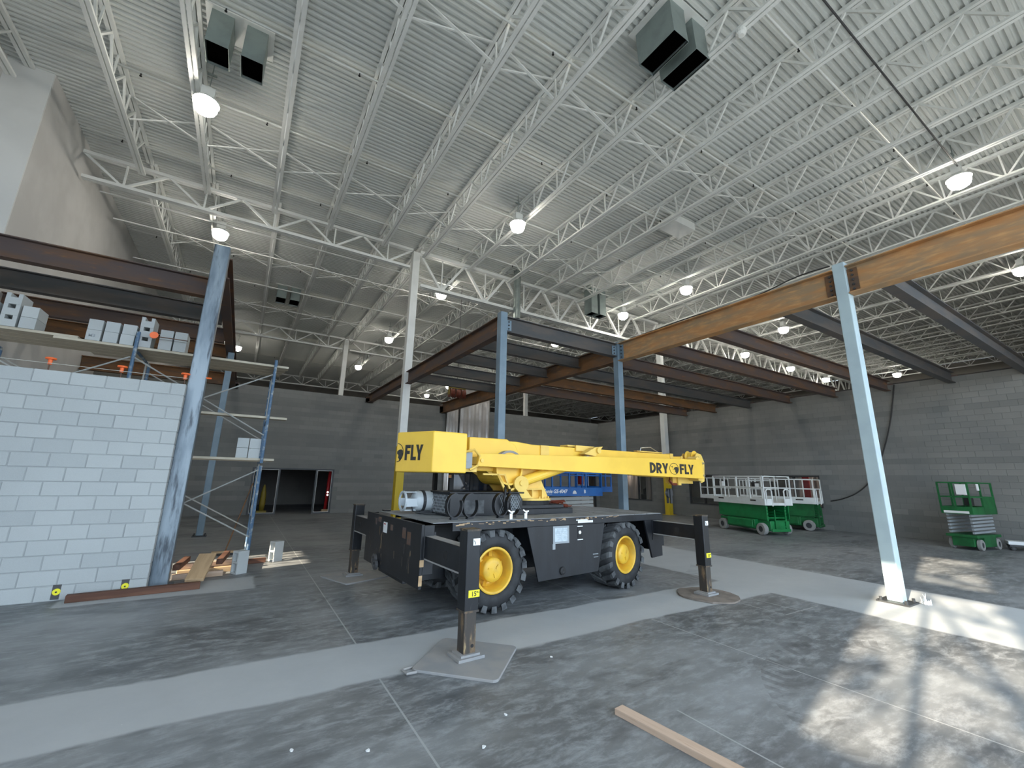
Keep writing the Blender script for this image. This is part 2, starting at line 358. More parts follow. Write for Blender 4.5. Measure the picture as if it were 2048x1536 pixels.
# far walls of the hall and the front wall behind the camera with its wide door opening
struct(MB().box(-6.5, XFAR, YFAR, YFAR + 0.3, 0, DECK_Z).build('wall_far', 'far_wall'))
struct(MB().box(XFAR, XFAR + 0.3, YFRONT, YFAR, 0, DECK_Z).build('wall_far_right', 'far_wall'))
wf = MB(); wf.box(-6.5, -5.4, YFRONT - 0.3, YFRONT, 0, DECK_Z).box(17.0, XFAR, YFRONT - 0.3, YFRONT, 0, DECK_Z).box(-5.4, 17.0, YFRONT - 0.3, YFRONT, 8.2, DECK_Z).box(2.6, 3.2, YFRONT - 0.3, YFRONT, 0, 8.2).box(10.2, 10.8, YFRONT - 0.3, YFRONT, 0, 8.2)
struct(wf.build('wall_front', 'tilt_light'))
# pilaster panel seen over the back wall
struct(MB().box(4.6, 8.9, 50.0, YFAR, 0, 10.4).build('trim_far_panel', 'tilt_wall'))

# ------------------------------------------------------------------ block walls
BL, BH, J = 0.4064, CO, 0.011
def block_rows(length, courses, flip=False):
    for c in range(courses):
        off = 0.0 if (c % 2 == 0) ^ flip else BL / 2
        x = 0.0
        if off: yield (0.0, BL / 2, c); x = off
        while x < length - 0.02:
            yield (x, min(x + BL, length), c); x += BL
def block_mesh(lx, ly, lz, e=0.006):
    bm = bmesh.new(); bmesh.ops.create_cube(bm, size=1.0)
    for v in bm.verts: v.co = Vector((v.co.x * lx, v.co.y * ly, v.co.z * lz))
    bmesh.ops.bevel(bm, geom=bm.edges[:], offset=e, segments=1, affect='EDGES', profile=0.5)
    me = bpy.data.meshes.new('concrete_block'); bm.to_mesh(me); bm.free(); return me
# (a) half-built wall at the left, facing the camera: 16 courses ending at the steel column
NX1, NX0, NY = -0.98, -3.215, 8.84
near = struct(MB().box(NX0, NX1 - 0.012, NY + 0.012, NY + 0.18, 0, 16 * CO - 0.01).build('wall_near', 'mortar_light'), 'half-built pale concrete block wall beside the steel column')
full = block_mesh(BL - J, 0.194, BH - J); half = block_mesh(BL / 2 - J, 0.194, BH - J)
for me in (full, half): me.materials.append(MATS['block_near'])
rn = random.Random(3)
for a, bq, c in block_rows(NX1 - NX0, 16):
    o = place(full if bq - a > 0.3 else half, 'concrete_block', None, near)
    o.location = (NX1 - (a + bq) / 2, NY + 0.097 + rn.uniform(-0.003, 0.003), c * CO + CO / 2); o.rotation_euler = (rn.uniform(-.004, .004), 0, rn.uniform(-.006, .006))
# (b) room walls in the background
def dark_wall(name, label, axis, fixed, a0, a1, holes, near_rng, tdir):
    J = 0.007
    core = MB(); hs = [(h[0], h[1], h[2], h[3]) for h in holes]
    tmp = MB(); wall_x(tmp, 0.004, 0.186, a0, a1, 0, WALL_H - 0.01, hs)
    f = (lambda v: (fixed + tdir * v[0], v[1], v[2])) if axis == 'x' else (lambda v: (v[1], fixed + tdir * v[0], v[2]))
    core.add([f(v) for v in tmp.v], tmp.f); wall = struct(core.build(name, 'mortar_dark'), label)
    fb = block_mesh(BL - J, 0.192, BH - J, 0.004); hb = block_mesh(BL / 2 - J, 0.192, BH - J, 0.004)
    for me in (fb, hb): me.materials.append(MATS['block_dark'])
    st = MB(); rw = random.Random(len(name)); cnt = 0
    row_tone = [rw.uniform(0.1, 0.9) for _ in range(40)]
    for a, bq, c in block_rows(a1 - a0, 28):
        p0, p1 = a0 + a, a0 + bq; z0 = c * CO; zc = z0 + CO / 2; mid = (p0 + p1) / 2
        if any(p1 > h[0] + 0.03 and p0 < h[1] - 0.03 and zc > h[2] and zc < h[3] for h in hs): continue
        rot = math.pi / 2 if axis == 'x' else 0
        t = min(1, max(0, row_tone[c] * 0.72 + rw.uniform(0, 0.22) + (rw.random() < 0.06) * rw.uniform(-.4, .4)))
        if near_rng and near_rng[0] < mid < near_rng[1] and cnt < 300:
            loc = (fixed + tdir * 0.095, mid, zc) if axis == 'x' else (mid, fixed + tdir * 0.095, zc)
            o = place(fb if bq - a > 0.3 else hb, 'concrete_block', None, wall, loc, (0, 0, rot)); cnt += 1; o.color = (t, t, t, 1)
            if abs((bq - a) - (BL if bq - a > 0.3 else BL / 2)) > 0.02: o.scale.x = (bq - a - J) / ((BL if bq - a > 0.3 else BL / 2) - J)
        else:
            n0 = len(st.f); t0, t1 = fixed, fixed + tdir * 0.19
            e0, e1 = min(t0, t1), max(t0, t1)
            if axis == 'x': st.box(e0, e1, p0 + J / 2, p1 - J / 2, z0 + J / 2, z0 + CO - J / 2)
            else: st.box(p0 + J / 2, p1 - J / 2, e0, e1, z0 + J / 2, z0 + CO - J / 2)
            st.tone += [t] * 6
    o = st.build('block_courses', 'block_dark_rows', wall); o['kind'] = 'stuff'
    return wall
WIN_R = [(17.85, 19.95, 0.66, 2.20), (13.5, 15.3, 0.66, 2.20), (8.9, 11.0, 0.86, 2.20)]
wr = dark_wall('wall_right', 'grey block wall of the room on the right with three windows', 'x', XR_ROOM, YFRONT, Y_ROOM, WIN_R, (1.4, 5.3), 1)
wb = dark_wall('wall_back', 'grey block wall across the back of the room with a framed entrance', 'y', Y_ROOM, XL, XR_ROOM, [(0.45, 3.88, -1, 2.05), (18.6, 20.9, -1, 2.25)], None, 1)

# windows in the right block wall
for i, (a, bq, z0, z1) in enumerate(WIN_R):
    fr = MB(); x0, x1 = XR_ROOM + 0.03, XR_ROOM + 0.13
    fr.box(x0, x1, a, bq, z0, z0 + 0.06).box(x0, x1, a, bq, z1 - 0.06, z1).box(x0, x1, a, a + 0.06, z0 + 0.06, z1 - 0.06).box(x0, x1, bq - 0.06, bq, z0 + 0.06, z1 - 0.06)
    m_ = (a + bq) / 2; fr.box(x0, x1, m_ - 0.04, m_ + 0.04, z0 + 0.06, z1 - 0.06)
    wn = struct(fr.build('window_%d' % (i + 1), 'frame_dark'), ['dark two-pane window beside the yellow-based column', 'dark window behind the tip of the crane boom', 'dark window behind the white lift railings'][i])
    for p0, p1 in ((a + 0.06, m_ - 0.04), (m_ + 0.04, bq - 0.06)):
        MB().box(XR_ROOM + 0.075, XR_ROOM + 0.085, p0, p1, z0 + 0.06, z1 - 0.06).build('pane', 'window_glass', wn)
# hung sheets and clutter beyond the windows
def sheet(name, m, label, cat, x, ys, z0, z1, curve=0.0, amp=0.05, group=None, axis='x', parent=None):
    mb = MB(); n = 26; vs = []; fs = []; q = 8
    for i in range(n + 1):
        t = i / n; a = ys[0] + (ys[1] - ys[0]) * t
        for k in range(q + 1):
            s = k / q; pull = curve * (1 - s) * (1 - s)
            aa = a + pull * (t if curve > 0 else (1 - t)); off = amp * math.sin(t * 23 + s * 1.5) * (0.4 + 0.6 * (1 - s)) + amp * 0.5 * math.sin(t * 51)
            z = z0 + (z1 - z0) * s
            vs.append((x + off, aa, z) if axis == 'x' else (aa, x + off, z))
    for i in range(n):
        for k in range(q): fs.append((i * (q + 1) + k, (i + 1) * (q + 1) + k, (i + 1) * (q + 1) + k + 1, i * (q + 1) + k + 1))
    o = mb.add(vs, fs).build(name, m, parent, smooth=True)
    s_ = o.modifiers.new('solid', 'SOLIDIFY'); s_.thickness = 0.008
    if label: tag(o, label, cat, group)
    return o
sheet('dust_sheet', 'drape_pink', 'pale dust sheet hanging behind the left pane by the yellow-based column', 'sheet', 22.15, (19.55, 21.2), 0.0, 2.9, 0.35)
sheet('dust_sheet', 'drape_pink', 'pale dust sheet hanging behind the right pane by the yellow-based column', 'sheet', 22.35, (18.2, 19.25), 0.0, 2.9, -0.2)
sheet('dust_sheet', 'drape_pink', 'pale dust sheet behind the window by the white lift railings', 'sheet', 22.25, (9.15, 10.6), 0.0, 2.6, 0.2)
tag(MB().box(22.0, 22.06, 9.68, 9.95, 0, 2.3).box(21.96, 22.1, 9.66, 9.97, 2.2, 2.3).build('door_leaf', 'red_paint'), 'dark red door edge seen through the window by the lift', 'door')
mb = MB(); mb.box(22.7, 23.5, 18.9, 20.2, 0.0, 0.95).box(22.8, 23.4, 19.1, 19.9, 0.95, 1.3).prism([(19.2, 1.3), (19.8, 1.3), (19.5, 1.5)], 22.8, 23.3, 'yz')
tag(mb.build('covered_machine', 'black_plastic'), 'dark covered machine seen through the window by the yellow-based column', 'machine')

emit('bulb_glow', (1.0, 0.86, 0.72), 170.0)
for (x, y, lab) in ((21.75, 20.9, 'by the yellow-based column'), (21.75, 8.3, 'by the white lift railings')):  # two lamps added only to brighten the sheets behind the windows
    t = thing('added_lamp', 'small added lamp on a stand lighting the sheets beyond the window ' + lab, 'lamp', (x, y, 0), 0, 'added fill lamps')
    MB().tube((0, 0, 0.02), (0, 0, 2.55), 0.015, 8).build('pole', 'frame_dark', t); MB().lathe([(0, 0), (0.2, 0), (0.2, 0.02), (0, 0.02)], 14).build('base', 'frame_dark', t)
    MB().lathe([(0, 2.52), (0.06, 2.55), (0.075, 2.62), (0.05, 2.69), (0, 2.71)], 12).build('bulb', 'bulb_glow', t, smooth=True)
# door frame in the back wall and the dim annex beyond it
df = MB(); yy0, yy1 = Y_ROOM + 0.02, Y_ROOM + 0.14
df.box(0.45, 3.88, yy0, yy1, 1.97, 2.05).box(0.45, 0.53, yy0, yy1, 0, 1.97).box(3.80, 3.88, yy0, yy1, 0, 1.97).box(1.50, 1.57, yy0, yy1, 0, 1.97).box(3.06, 3.13, yy0, yy1, 0, 1.97).box(0.53, 1.50, yy0, yy1, 0, 0.06).box(3.13, 3.80, yy0, yy1, 0, 0.06)
dr = struct(df.build('door_1', 'frame_dark'), 'dark storefront entrance frame with two sidelights and no door leaves')
for a, bq in ((0.53, 1.50), (3.13, 3.80)):
    t = MB(); y_ = Y_ROOM + 0.01
    t.box(a, bq, y_, y_ + 0.012, 1.945, 1.968).box(a, bq, y_, y_ + 0.012, 0.06, 0.083).box(a, a + 0.022, y_, y_ + 0.012, 0.083, 1.945).box(bq - 0.022, bq, y_, y_ + 0.012, 0.083, 1.945)
    t.build('glazing_bead', 'frame_bright', dr)
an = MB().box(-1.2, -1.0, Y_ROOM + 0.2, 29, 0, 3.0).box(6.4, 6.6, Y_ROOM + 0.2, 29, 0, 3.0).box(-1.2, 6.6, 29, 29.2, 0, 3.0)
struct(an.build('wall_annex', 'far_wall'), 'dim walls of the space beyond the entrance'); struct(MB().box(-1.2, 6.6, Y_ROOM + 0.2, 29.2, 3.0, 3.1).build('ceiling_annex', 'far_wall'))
t = thing('fire_riser', 'red pipe post with two white lights inside the entrance', 'pipe', (3.72, 22.75, 0))
MB().tube((0, 0, 0.16), (0.06, 0, 1.95), 0.075, 12).build('pipe', 'red_paint', t, smooth=True)
MB().box(-0.17, 0.17, -0.14, 0.14, 0, 0.16).build('base', 'lumber_tan', t)
for z in (0.82, 0.95): MB().lathe([(0, -0.09), (0.03, -0.09), (0.042, -0.07), (0, -0.06)], 10, 'y', (0.03, 0, z)).build('lamp', 'led_white', t)
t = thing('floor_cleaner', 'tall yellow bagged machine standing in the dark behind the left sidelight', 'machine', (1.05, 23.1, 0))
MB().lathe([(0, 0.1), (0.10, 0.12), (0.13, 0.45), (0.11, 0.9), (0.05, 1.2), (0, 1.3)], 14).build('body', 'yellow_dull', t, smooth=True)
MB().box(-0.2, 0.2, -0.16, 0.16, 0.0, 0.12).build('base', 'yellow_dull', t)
# second opening at the right end of the back wall: pale room with a red cabinet
dd = MB().box(18.6, 18.68, yy0, yy1, 0, 2.25).box(20.82, 20.9, yy0, yy1, 0, 2.25).box(18.68, 20.82, yy0, yy1, 2.17, 2.25)
struct(dd.build('door_2', 'frame_dark'), 'dark frame of the opening behind the blue lift')
sheet('dust_sheet', 'drape_pink', 'pale sheet hanging in the opening behind the blue lift', 'sheet', 23.6, (17.6, 21.4), 0.0, 3.0, 0.0, 0.06, None, 'y')
t = thing('hose_cabinet', 'small red cabinet seen through the railing of the blue lift', 'cabinet', (20.3, 23.2, 0))
MB().box(-0.16, 0.16, -0.1, 0.1, 1.5, 2.05).build('box', 'red_paint', t); MB().tube((0, 0, 0), (0, 0, 1.5), 0.03).build('stand', 'frame_dark', t)

# ------------------------------------------------------------------ white structural columns
def white_column(x, y, ztop, yel, label, s=0.30):
    t = thing('roof_column', label, 'column', (x, y, 0))
    h = s / 2
    MB().box(-h, h, -h, h, yel, ztop).build('shaft', 'white_steel', t, bevel=0.012)
    MB().box(-h - 0.002, h + 0.002, -h - 0.002, h + 0.002, 0.02, yel).build('painted_base', 'column_yellow', t, bevel=0.012)
    MB().box(-0.25, 0.25, -0.25, 0.25, 0, 0.02).build('base_plate', 'column_yellow', t)
    return t
white_column(5.2, 16.38, 11.22, 2.92, 'tall white roof column with yellow base behind the crane counterweight')
white_column(20.85, 16.42, 11.22, 2.6, 'white roof column with yellow base in front of the right block wall')
white_column(5.25, 31.1, 11.22, 2.9, 'distant white roof column rising behind the back block wall')
white_column(20.9, 31.1, 11.22, 2.9, 'distant white roof column standing behind the room corner')

# ------------------------------------------------------------------ roof girders and joists
def girder(x0, x1, y, zb, zt, panel, label, heavy, split=True):
    t = thing('roof_girder', label, 'girder', (x0, y, 0), 0, 'roof girders'); L = x1 - x0; c = 0.13 if heavy else 0.10
    MB().box(0, L, -c, -0.015, zt - c, zt).box(0, L, 0.015, c, zt - c, zt).build('top_chord', 'white_steel', t)
    MB().box(0.1, L - 0.1, -c, -0.015, zb, zb + c).box(0.1, L - 0.1, 0.015, c, zb, zb + c).build('bottom_chord', 'white_steel', t)
    n = max(2, round(L / panel)); p = L / n; allw = MB(); h = zt - zb - c
    wd = 0.10 if heavy else 0.07
    dl = MB().bar((0, 0, zt - c / 2), (p / 2, 0, zb + c / 2), wd).mesh('web_member'); dr_ = MB().bar((p / 2, 0, zb + c / 2), (p, 0, zt - c / 2), wd).mesh('web_member')
    vt = MB().bar((p / 2, 0, zb + c / 2), (p / 2, 0, zt - c / 2), 0.05).mesh('web_member')
    for me in (dl, dr_, vt): me.materials.append(MATS['white_steel'])
    for i in range(n):
        if split:
            for me in (dl, dr_, vt): place(me, 'web_member', None, t, (i * p, 0, 0))
        else:
            allw.bar((i * p, 0, zt - c / 2), (i * p + p / 2, 0, zb + c / 2), wd).bar((i * p + p / 2, 0, zb + c / 2), (i * p + p, 0, zt - c / 2), wd).bar((i * p + p / 2, 0, zb + c / 2), (i * p + p / 2, 0, zt - c / 2), 0.05)
    if not split: allw.build('web_members', 'white_steel', t)
girder(XL, 5.05, GY[0], 10.44, 11.36, 1.95, 'shallow white roof girder from the left wall to the nearest white column', False)
girder(5.36, 20.7, GY[0], 9.70, 11.36, 2.13, 'deep white roof girder between the two yellow-based columns', True)
girder(21.0, 47.8, GY[0], 9.70, 11.36, 2.13, 'deep white roof girder beyond the right block wall', True)
girder(XL, 5.1, GY[1], 10.46, 11.36, 1.95, 'shallow white roof girder far behind the back wall at the left', False)
girder(5.4, 20.75, GY[1], 10.46, 11.36, 2.13, 'shallow white roof girder right of the distant white column', False)
girder(21.05, 47.8, GY[1], 9.70, 11.36, 2.13, 'distant deep roof girder at the right behind the room', True, False)
girder(XL, 47.8, GY[2], 10.46, 11.36, 2.13, 'farthest white roof girder above the end of the hall', False, False)

JX = [-3.9, -2.2, -0.23, 1.6, 3.66, 5.37, 7.46, 9.58, 11.7, 13.82, 15.97, 18.1]
while JX[-1] < 45: JX.append(JX[-1] + 2.13)
def joist(x, y0, y1, label, group, split):
    t = thing('bar_joist', label, 'joist', (x, y0, 0), 0, group); L = y1 - y0; p = 1.30
    c = 0.092
    MB().box(-c, -0.012, 0.0, L, JT - 0.03, JT + 0.055).box(0.012, c, 0.0, L, JT - 0.03, JT + 0.055).build('top_chord', 'white_steel', t)
    MB().box(-c, -0.014, 0.55, L - 0.55, JB - 0.008, JB + 0.05).box(0.014, c, 0.55, L - 0.55, JB - 0.008, JB + 0.05).build('bottom_chord', 'white_steel', t)
    n = int((L - 1.1) / p); s0 = (L - n * p) / 2; w_ = MB()
    if split: ms = WEBM
    for i in range(n):
        a = s0 + i * p
        if split:
            for me in ms: place(me, 'web_member', None, t, (0, a, 0))
        else:
            w_.bar((0, a, JT), (0, a + p / 2, JB + 0.03), 0.045).bar((0, a + p / 2, JB + 0.03), (0, a + p, JT), 0.045).bar((0, a + p / 2, JB + 0.03), (0, a + p / 2 + 0.02, JT), 0.025)
    if not split: w_.build('web_members', 'white_steel', t)
WEBM = [MB().bar((0, 0, JT), (0, 0.58, JB + 0.03), 0.05).mesh('web_member'), MB().bar((0, 0.66, JB + 0.03), (0, 1.30, JT), 0.05).mesh('web_member'), MB().bar((0, 0.61, JB + 0.03), (0, 0.65, JT), 0.04).mesh('web_member')]
for me in WEBM: me.materials.append(MATS['white_steel'])
for i, x in enumerate(JX):
    joist(x, YFRONT, GY[0] - 0.02, 'white bar joist over the crane bay, %s from the left wall' % ORD[i], 'near bay joists', i < 14)
for i, x in enumerate(JX):
    joist(x + 0.08, GY[0] + 0.02, GY[1] - 0.02, 'white bar joist beyond the first girder, %s from the left wall' % ORD[i], 'middle bay joists', False)
for i, x in enumerate(JX):
    joist(x + 0.02, GY[1] + 0.02, GY[2] - 0.02, 'white bar joist in the farthest roof bay, %s from the left wall' % ORD[i], 'far bay joists', False)
joist(-5.9, YFRONT, 13.68, 'white bar joist hugging the left wall and ending on its return', 'near bay joists', False)
# cross bridging between the joists
def cross_brace(xa, xb, y, label):
    t = thing('cross_bridging', label, 'brace', (xa, y, 0), 0, 'joist cross bridging'); L = xb - xa
    MB().bar((0.10, 0, JT - 0.08), (L - 0.10, 0.0, JB + 0.08), 0.06, 0.035).build('bar', 'white_steel', t)
    MB().bar((0.10, 0.05, JB + 0.08), (L - 0.10, 0.05, JT - 0.08), 0.035, 0.035).build('bar', 'white_steel', t)
for row, (yy, nm) in enumerate(((6.78, 'row over the camera side'), (13.3, 'row near the first girder'), (20.6, 'row beyond the first girder'), (27.2, 'row before the second girder'))):
    for i in range(len(JX) - 6):
        cross_brace(JX[i] + (row > 1) * 0.08, JX[i + 1] + (row > 1) * 0.08, yy, 'white crossed bridging bars, %s bay from the left, %s' % (ORD[i], nm))
for i, y in enumerate((17.6, 19.4, 22.8, 25.9, 29.3)):
    tag(MB().box(XL + 0.2, 40, y - 0.02, y + 0.02, JB - 0.045, JB - 0.009).build('bridging_angle', 'white_steel'), 'thin white bridging angle under the joists beyond the first girder, %s back' % ORD[i], 'brace', 'bridging angles')
# sprinkler branch lines with dark heads
for i, y in enumerate((3.15, 6.18, 9.15, 12.1, 15.2, 18.05, 21.4, 24.5, 27.6, 33.7, 40.0)):
    t = thing('sprinkler_pipe', 'white sprinkler branch pipe under the roof deck, %s counted away from the camera' % ORD[i], 'pipe', (XL, y, 11.40), 0, 'sprinkler branch lines')
    MB().tube((0.3, 0, 0), (46 - XL, 0, 0), 0.028 if i < 5 else 0.024, 6).build('pipe', 'white_steel', t, smooth=True)
    x = 1.1
    hd = MB().tube((0, 0, -0.09), (0, 0, 0), 0.016, 6).tube((0, 0, -0.10), (0, 0, -0.09), 0.03, 6).mesh('sprinkler_head'); hd.materials.append(MATS['black_plastic'])
    while x < (28 if i < 5 else 20):
        place(hd, 'sprinkler_head', None, t, (x + (i % 2) * 0.9, 0, 0)); x += 2.75
# sprinkler main seen crossing at the right
tag(MB().tube((5.0, 2.22, 10.74), (16.2, 2.22, 10.74), 0.019, 8).build('lamp_conduit', 'frame_dark'), 'dark conduit under the joists leading to the nearest lamp on the right', 'conduit')

# ------------------------------------------------------------------ high-bay lamps
lens_m = MB().lathe([(0.0, -0.34), (0.12, -0.33), (0.21, -0.27), (0.25, -0.16), (0.235, -0.02), (0.19, 0.02)], 16).mesh('lens'); lens_m.materials.append(MATS['lamp_glow'])
rim_m = MB().lathe([(0.19, 0.015), (0.255, -0.03), (0.275, -0.05), (0.275, -0.02), (0.20, 0.05), (0.12, 0.09), (0.0, 0.09)], 16).mesh('reflector_rim'); rim_m.materials.append(MATS['white_steel'])
ball_m = MB().box(-0.14, 0.14, -0.10, 0.10, 0.10, 0.34).box(-0.05, 0.05, -0.05, 0.05, 0.34, 0.40).mesh('ballast_box'); ball_m.materials.append(MATS['white_steel'])
hang_m = MB().tube((0, 0, 0.40), (0, 0, DECK_Z - 10.55), 0.012, 6).box(-0.10, 0.10, -0.02, 0.02, 0.76, 0.80).mesh('hanger'); hang_m.materials.append(MATS['galvanised'])
LAMPS = [(-1.93, 11.13, 'above the ducts at the upper left'), (-1.86, 17.76, 'above the left steel column'), (7.11, 11.2, 'in the middle of the ceiling over the boom'),
 (7.15, 18.1, 'right of the top of the nearest white column'), (16.35, 11.18, 'over the long rusty beam near the centre'), (16.35, 15.05, 'beside the small duct on the deep girder'),
 (16.5, 2.3, 'nearest at the upper right of the ceiling'), (7.08, 26.6, 'above the far end of the left frame beam'), (7.1, 35.3, 'lower left of the second far lamp beyond the back wall'),
 (16.35, 20.95, 'above the small beams of the steel frame'), (25.4, 11.4, 'between the first two beams beyond the tall right column'), (22.6, 15.36, 'just under the long rusty beam'),
 (28.5, 15.4, 'second of the row seen between the frame beams'), (34.8, 15.5, 'third of the row seen between the frame beams'), (40.8, 15.6, 'last of the row seen between the frame beams'),
 (43.2, 11.7, 'low over the right block wall beside the cord'), (25.8, 2.56, 'cut by the right edge of the photo'), (16.3, 32.6, 'showing between the small frame beams'),
 (16.3, 37.9, 'beyond the plastic sheet over the back wall'), (16.3, 43.7, 'farthest over the back wall by the white column'), (-1.4, 34.9, 'half hidden behind the left frame beam')]
for x, y, lab in LAMPS:
    t = thing('high_bay_lamp', 'glowing round high-bay lamp ' + lab, 'lamp', (x, y, 10.55), 0, 'high-bay lamps')
    for me, nm in ((lens_m, 'lens'), (rim_m, 'reflector_rim'), (ball_m, 'ballast_box'), (hang_m, 'hanger')):
        o = place(me, nm, None, t, smooth=(nm == 'lens'))

# ------------------------------------------------------------------ ducts under the roof
def duct_pair(x, y, z0, w_, l_, gap, label, lean=0.0, ztop=DECK_Z - 0.02):
    t = thing('roof_duct', label, 'duct', (x, y, 0))
    for k in (0, 1):
        ox = k * (w_ + gap); n = 6; o = MB(); rings = []
        for i in range(n + 1):
            s = i / n; z = z0 + (ztop - z0) * s; dy = lean * (1 - s) ** 2 * -1
            rings.append([(ox, dy, z), (ox + w_, dy, z), (ox + w_, l_ + dy, z), (ox, l_ + dy, z)])
        vs = [q for r_ in rings for q in r_]
        fs = [(i * 4 + a, i * 4 + (a + 1) % 4, i * 4 + 4 + (a + 1) % 4, i * 4 + 4 + a) for i in range(n) for a in range(4)]
        du = o.add(vs, fs).build('duct', 'duct_metal', t)
        i_ = MB().box(ox + 0.02, ox + w_ - 0.02, 0.02 - lean * 0.75, l_ - 0.02 - lean * 0.75, z0 + 0.07, z0 + 0.10).build('opening', 'duct_shade', du)  # black plate paints the darkness inside the duct mouth
        for (a0, a1, b0, b1) in ((ox - 0.012, ox, -lean, l_ - lean), (ox + w_, ox + w_ + 0.012, -lean, l_ - lean)):
            MB().box(a0, a1, b0, b1, z0, z0 + 0.03).build('flange', 'duct_metal', du)
    MB().box(-0.12, 2 * w_ + gap + 0.12, -0.10, l_ + 0.10, ztop - 0.05, ztop).build('curb', 'white_steel', t)
duct_pair(-1.90, 9.50, 10.70, 0.42, 0.62, 0.24, 'pair of open sheet-metal ducts at the upper left of the ceiling', 0.04)
duct_pair(6.24, 4.10, 10.70, 0.45, 0.91, 0.27, 'pair of large open sheet-metal ducts at the top of the photo', 0.04)
duct_pair(0.35, 24.3, 10.9, 0.46, 0.94, 0.20, 'small distant pair of ducts behind the scaffold', 0.0)
duct_pair(14.25, 15.2, 10.2, 0.42, 0.55, 0.16, 'boxy pair of ducts hanging beside the deep girder', 0.0)
t = thing('vent_pipe', 'round galvanised vent pipe dropping from the roof behind the steel frame', 'pipe', (10.22, 16.05, 0))
mb = MB(); z = 9.2
while z < 11.6:
    mb.tube((0, 0, z), (0, 0, z + 0.10), 0.17, 16).tube((0, 0, z + 0.10), (0, 0, z + 0.12), 0.176, 16); z += 0.12
mb.build('spiral_pipe', 'galvanised', t); MB().lathe([(0.17, 9.2), (0.20, 9.12), (0.20, 9.05), (0.0, 9.05)], 16).build('end_cap', 'frame_dark', t)
# a small ceiling heater tucked between joists
t = thing('ceiling_heater', 'pale grey unit hung between the joists right of centre', 'heater', (12.9, 9.0, 11.15))
MB().box(-0.6, 0.6, -0.35, 0.35, 0, 0.3).build('case', 'white_steel', t); MB().box(-0.65, -0.55, -0.45, -0.36, 0.02, 0.22).build('bracket', 'white_steel', t); MB().box(0.55, 0.65, 0.36, 0.45, 0.02, 0.22).build('bracket', 'white_steel', t)
# smoke detector dome
mb = MB().lathe([(0.0, -0.10), (0.05, -0.10), (0.10, -0.06), (0.11, 0.0), (0.04, 0.03), (0, 0.03)], 14)
o = mb.build('ceiling_speaker', 'white_steel', loc=(7.46, 3.4, 10.78)); tag(o, 'small round white device under the joist by the big ducts', 'detector')

# ------------------------------------------------------------------ steel frame of the mezzanine
ZT = 5.88
def ibeam(a, b, top, depth, fw, tf=0.022, tw=0.016):
    a = Vector((*a, 0)); b = Vector((*b, 0)); mb = MB(); up = (0, 0, 1)
    za = Vector((0, 0, top - tf / 2)); zb_ = Vector((0, 0, top - depth + tf / 2)); zm = Vector((0, 0, top - depth / 2))
    mb.bar(a + za, b + za, fw, tf).bar(a + zb_, b + zb_, fw, tf).bar(a + zm, b + zm, tw, depth - 2 * tf)
    return mb
def steel_beam(a, b, m, label, depth=0.40, fw=0.20, top=ZT, group=None, bearing=None, stiff=()):
    o0 = Vector((*a, 0)); t = thing('steel_beam', label, 'beam', (a[0], a[1], 0), 0, group)
    ibeam((0, 0), (b[0] - a[0], b[1] - a[1]), top, depth, fw).build('i_section', m, t)
    if bearing:
        dx, dy = b[0] - a[0], b[1] - a[1]
        if abs(dx) > abs(dy): MB().box(dx - 0.02, dx + 0.30, -0.17, 0.17, top - depth - 0.02, top - 0.12).build('bearing_stub', 'rust_dark', t)
        else: MB().box(-0.20, 0.20, dy - 0.05, dy + 0.20, top - depth - 0.02, top - 0.12).build('bearing_stub', 'rust_dark', t)
    dv = Vector((b[0] - a[0], b[1] - a[1], 0)).normalized(); sv = Vector((-dv.y, dv.x, 0))
    for s in stiff:
        p = dv * s; MB().bar(p - sv * fw * 0.2 + Vector((0, 0, top - depth / 2)), p + sv * fw * 0.2 + Vector((0, 0, top - depth / 2)), 0.012, depth - 0.05).build('stiffener', 'rust_brown', t)
    return t
def h_column(x, y, top, m, label, size=0.20, base=0.42, rz=0.0, hollow=True, bolts=True):
    t = thing('steel_column', label, 'column', (x, y, 0), rz); h = size / 2
    if hollow: MB().box(-h, h, -h, h, 0.025, top).build('shaft', m, t, bevel=0.014)
    else: MB().box(-h, h, -h, -h + 0.014, 0.025, top).box(-h, h, h - 0.014, h, 0.025, top).box(-0.006, 0.006, -h + 0.014, h - 0.014, 0.025, top).build('shaft', m, t)
    pl_ = MB().box(-base / 2, base / 2, -base / 2, base / 2, 0.0, 0.025).build('base_plate', 'frame_dark' if bolts else m, t)
    if bolts:
        for sx in (-1, 1):
            for sy in (-1, 1): MB().tube((sx * base * .38, sy * base * .38, 0.025), (sx * base * .38, sy * base * .38, 0.075), 0.022, 6).build('anchor_bolt', 'frame_dark', pl_)
    return t
def shear_tab(t, face, z0, z1, n, m):
    # a bolted plate on a column face; face = (axis, sign, offset)
    ax, sg, off = face; c = MB()
    if ax == 'x': c.box(min(off, off + sg * 0.16), max(off, off + sg * 0.16), -0.03, -0.018, z0, z1)
    else: c.box(-0.03, -0.018, min(off, off + sg * 0.16), max(off, off + sg * 0.16), z0, z1)
    p = c.build('shear_tab', m, t)
    for i in range(n):
        z = z0 + (i + 0.5) * (z1 - z0) / n; q = off + sg * 0.08
        if ax == 'x': MB().tube((q, -0.05, z), (q, -0.03, z), 0.022, 6).build('bolt', 'frame_dark', p)
        else: MB().tube((-0.05, q, z), (-0.03, q, z), 0.022, 6).build('bolt', 'frame_dark', p)
X3, X4, Y4, Y5 = 5.22, 9.34, 8.88, 3.06
c4 = h_column(X4, Y4, ZT + 0.06, 'primer_blue', 'blue-grey steel column at the front corner of the frame behind the boom', 0.20)
c3 = h_column(X3, Y4, ZT + 0.10, 'primer_blue', 'blue-grey steel column at the left corner of the frame above the counterweight', 0.20)
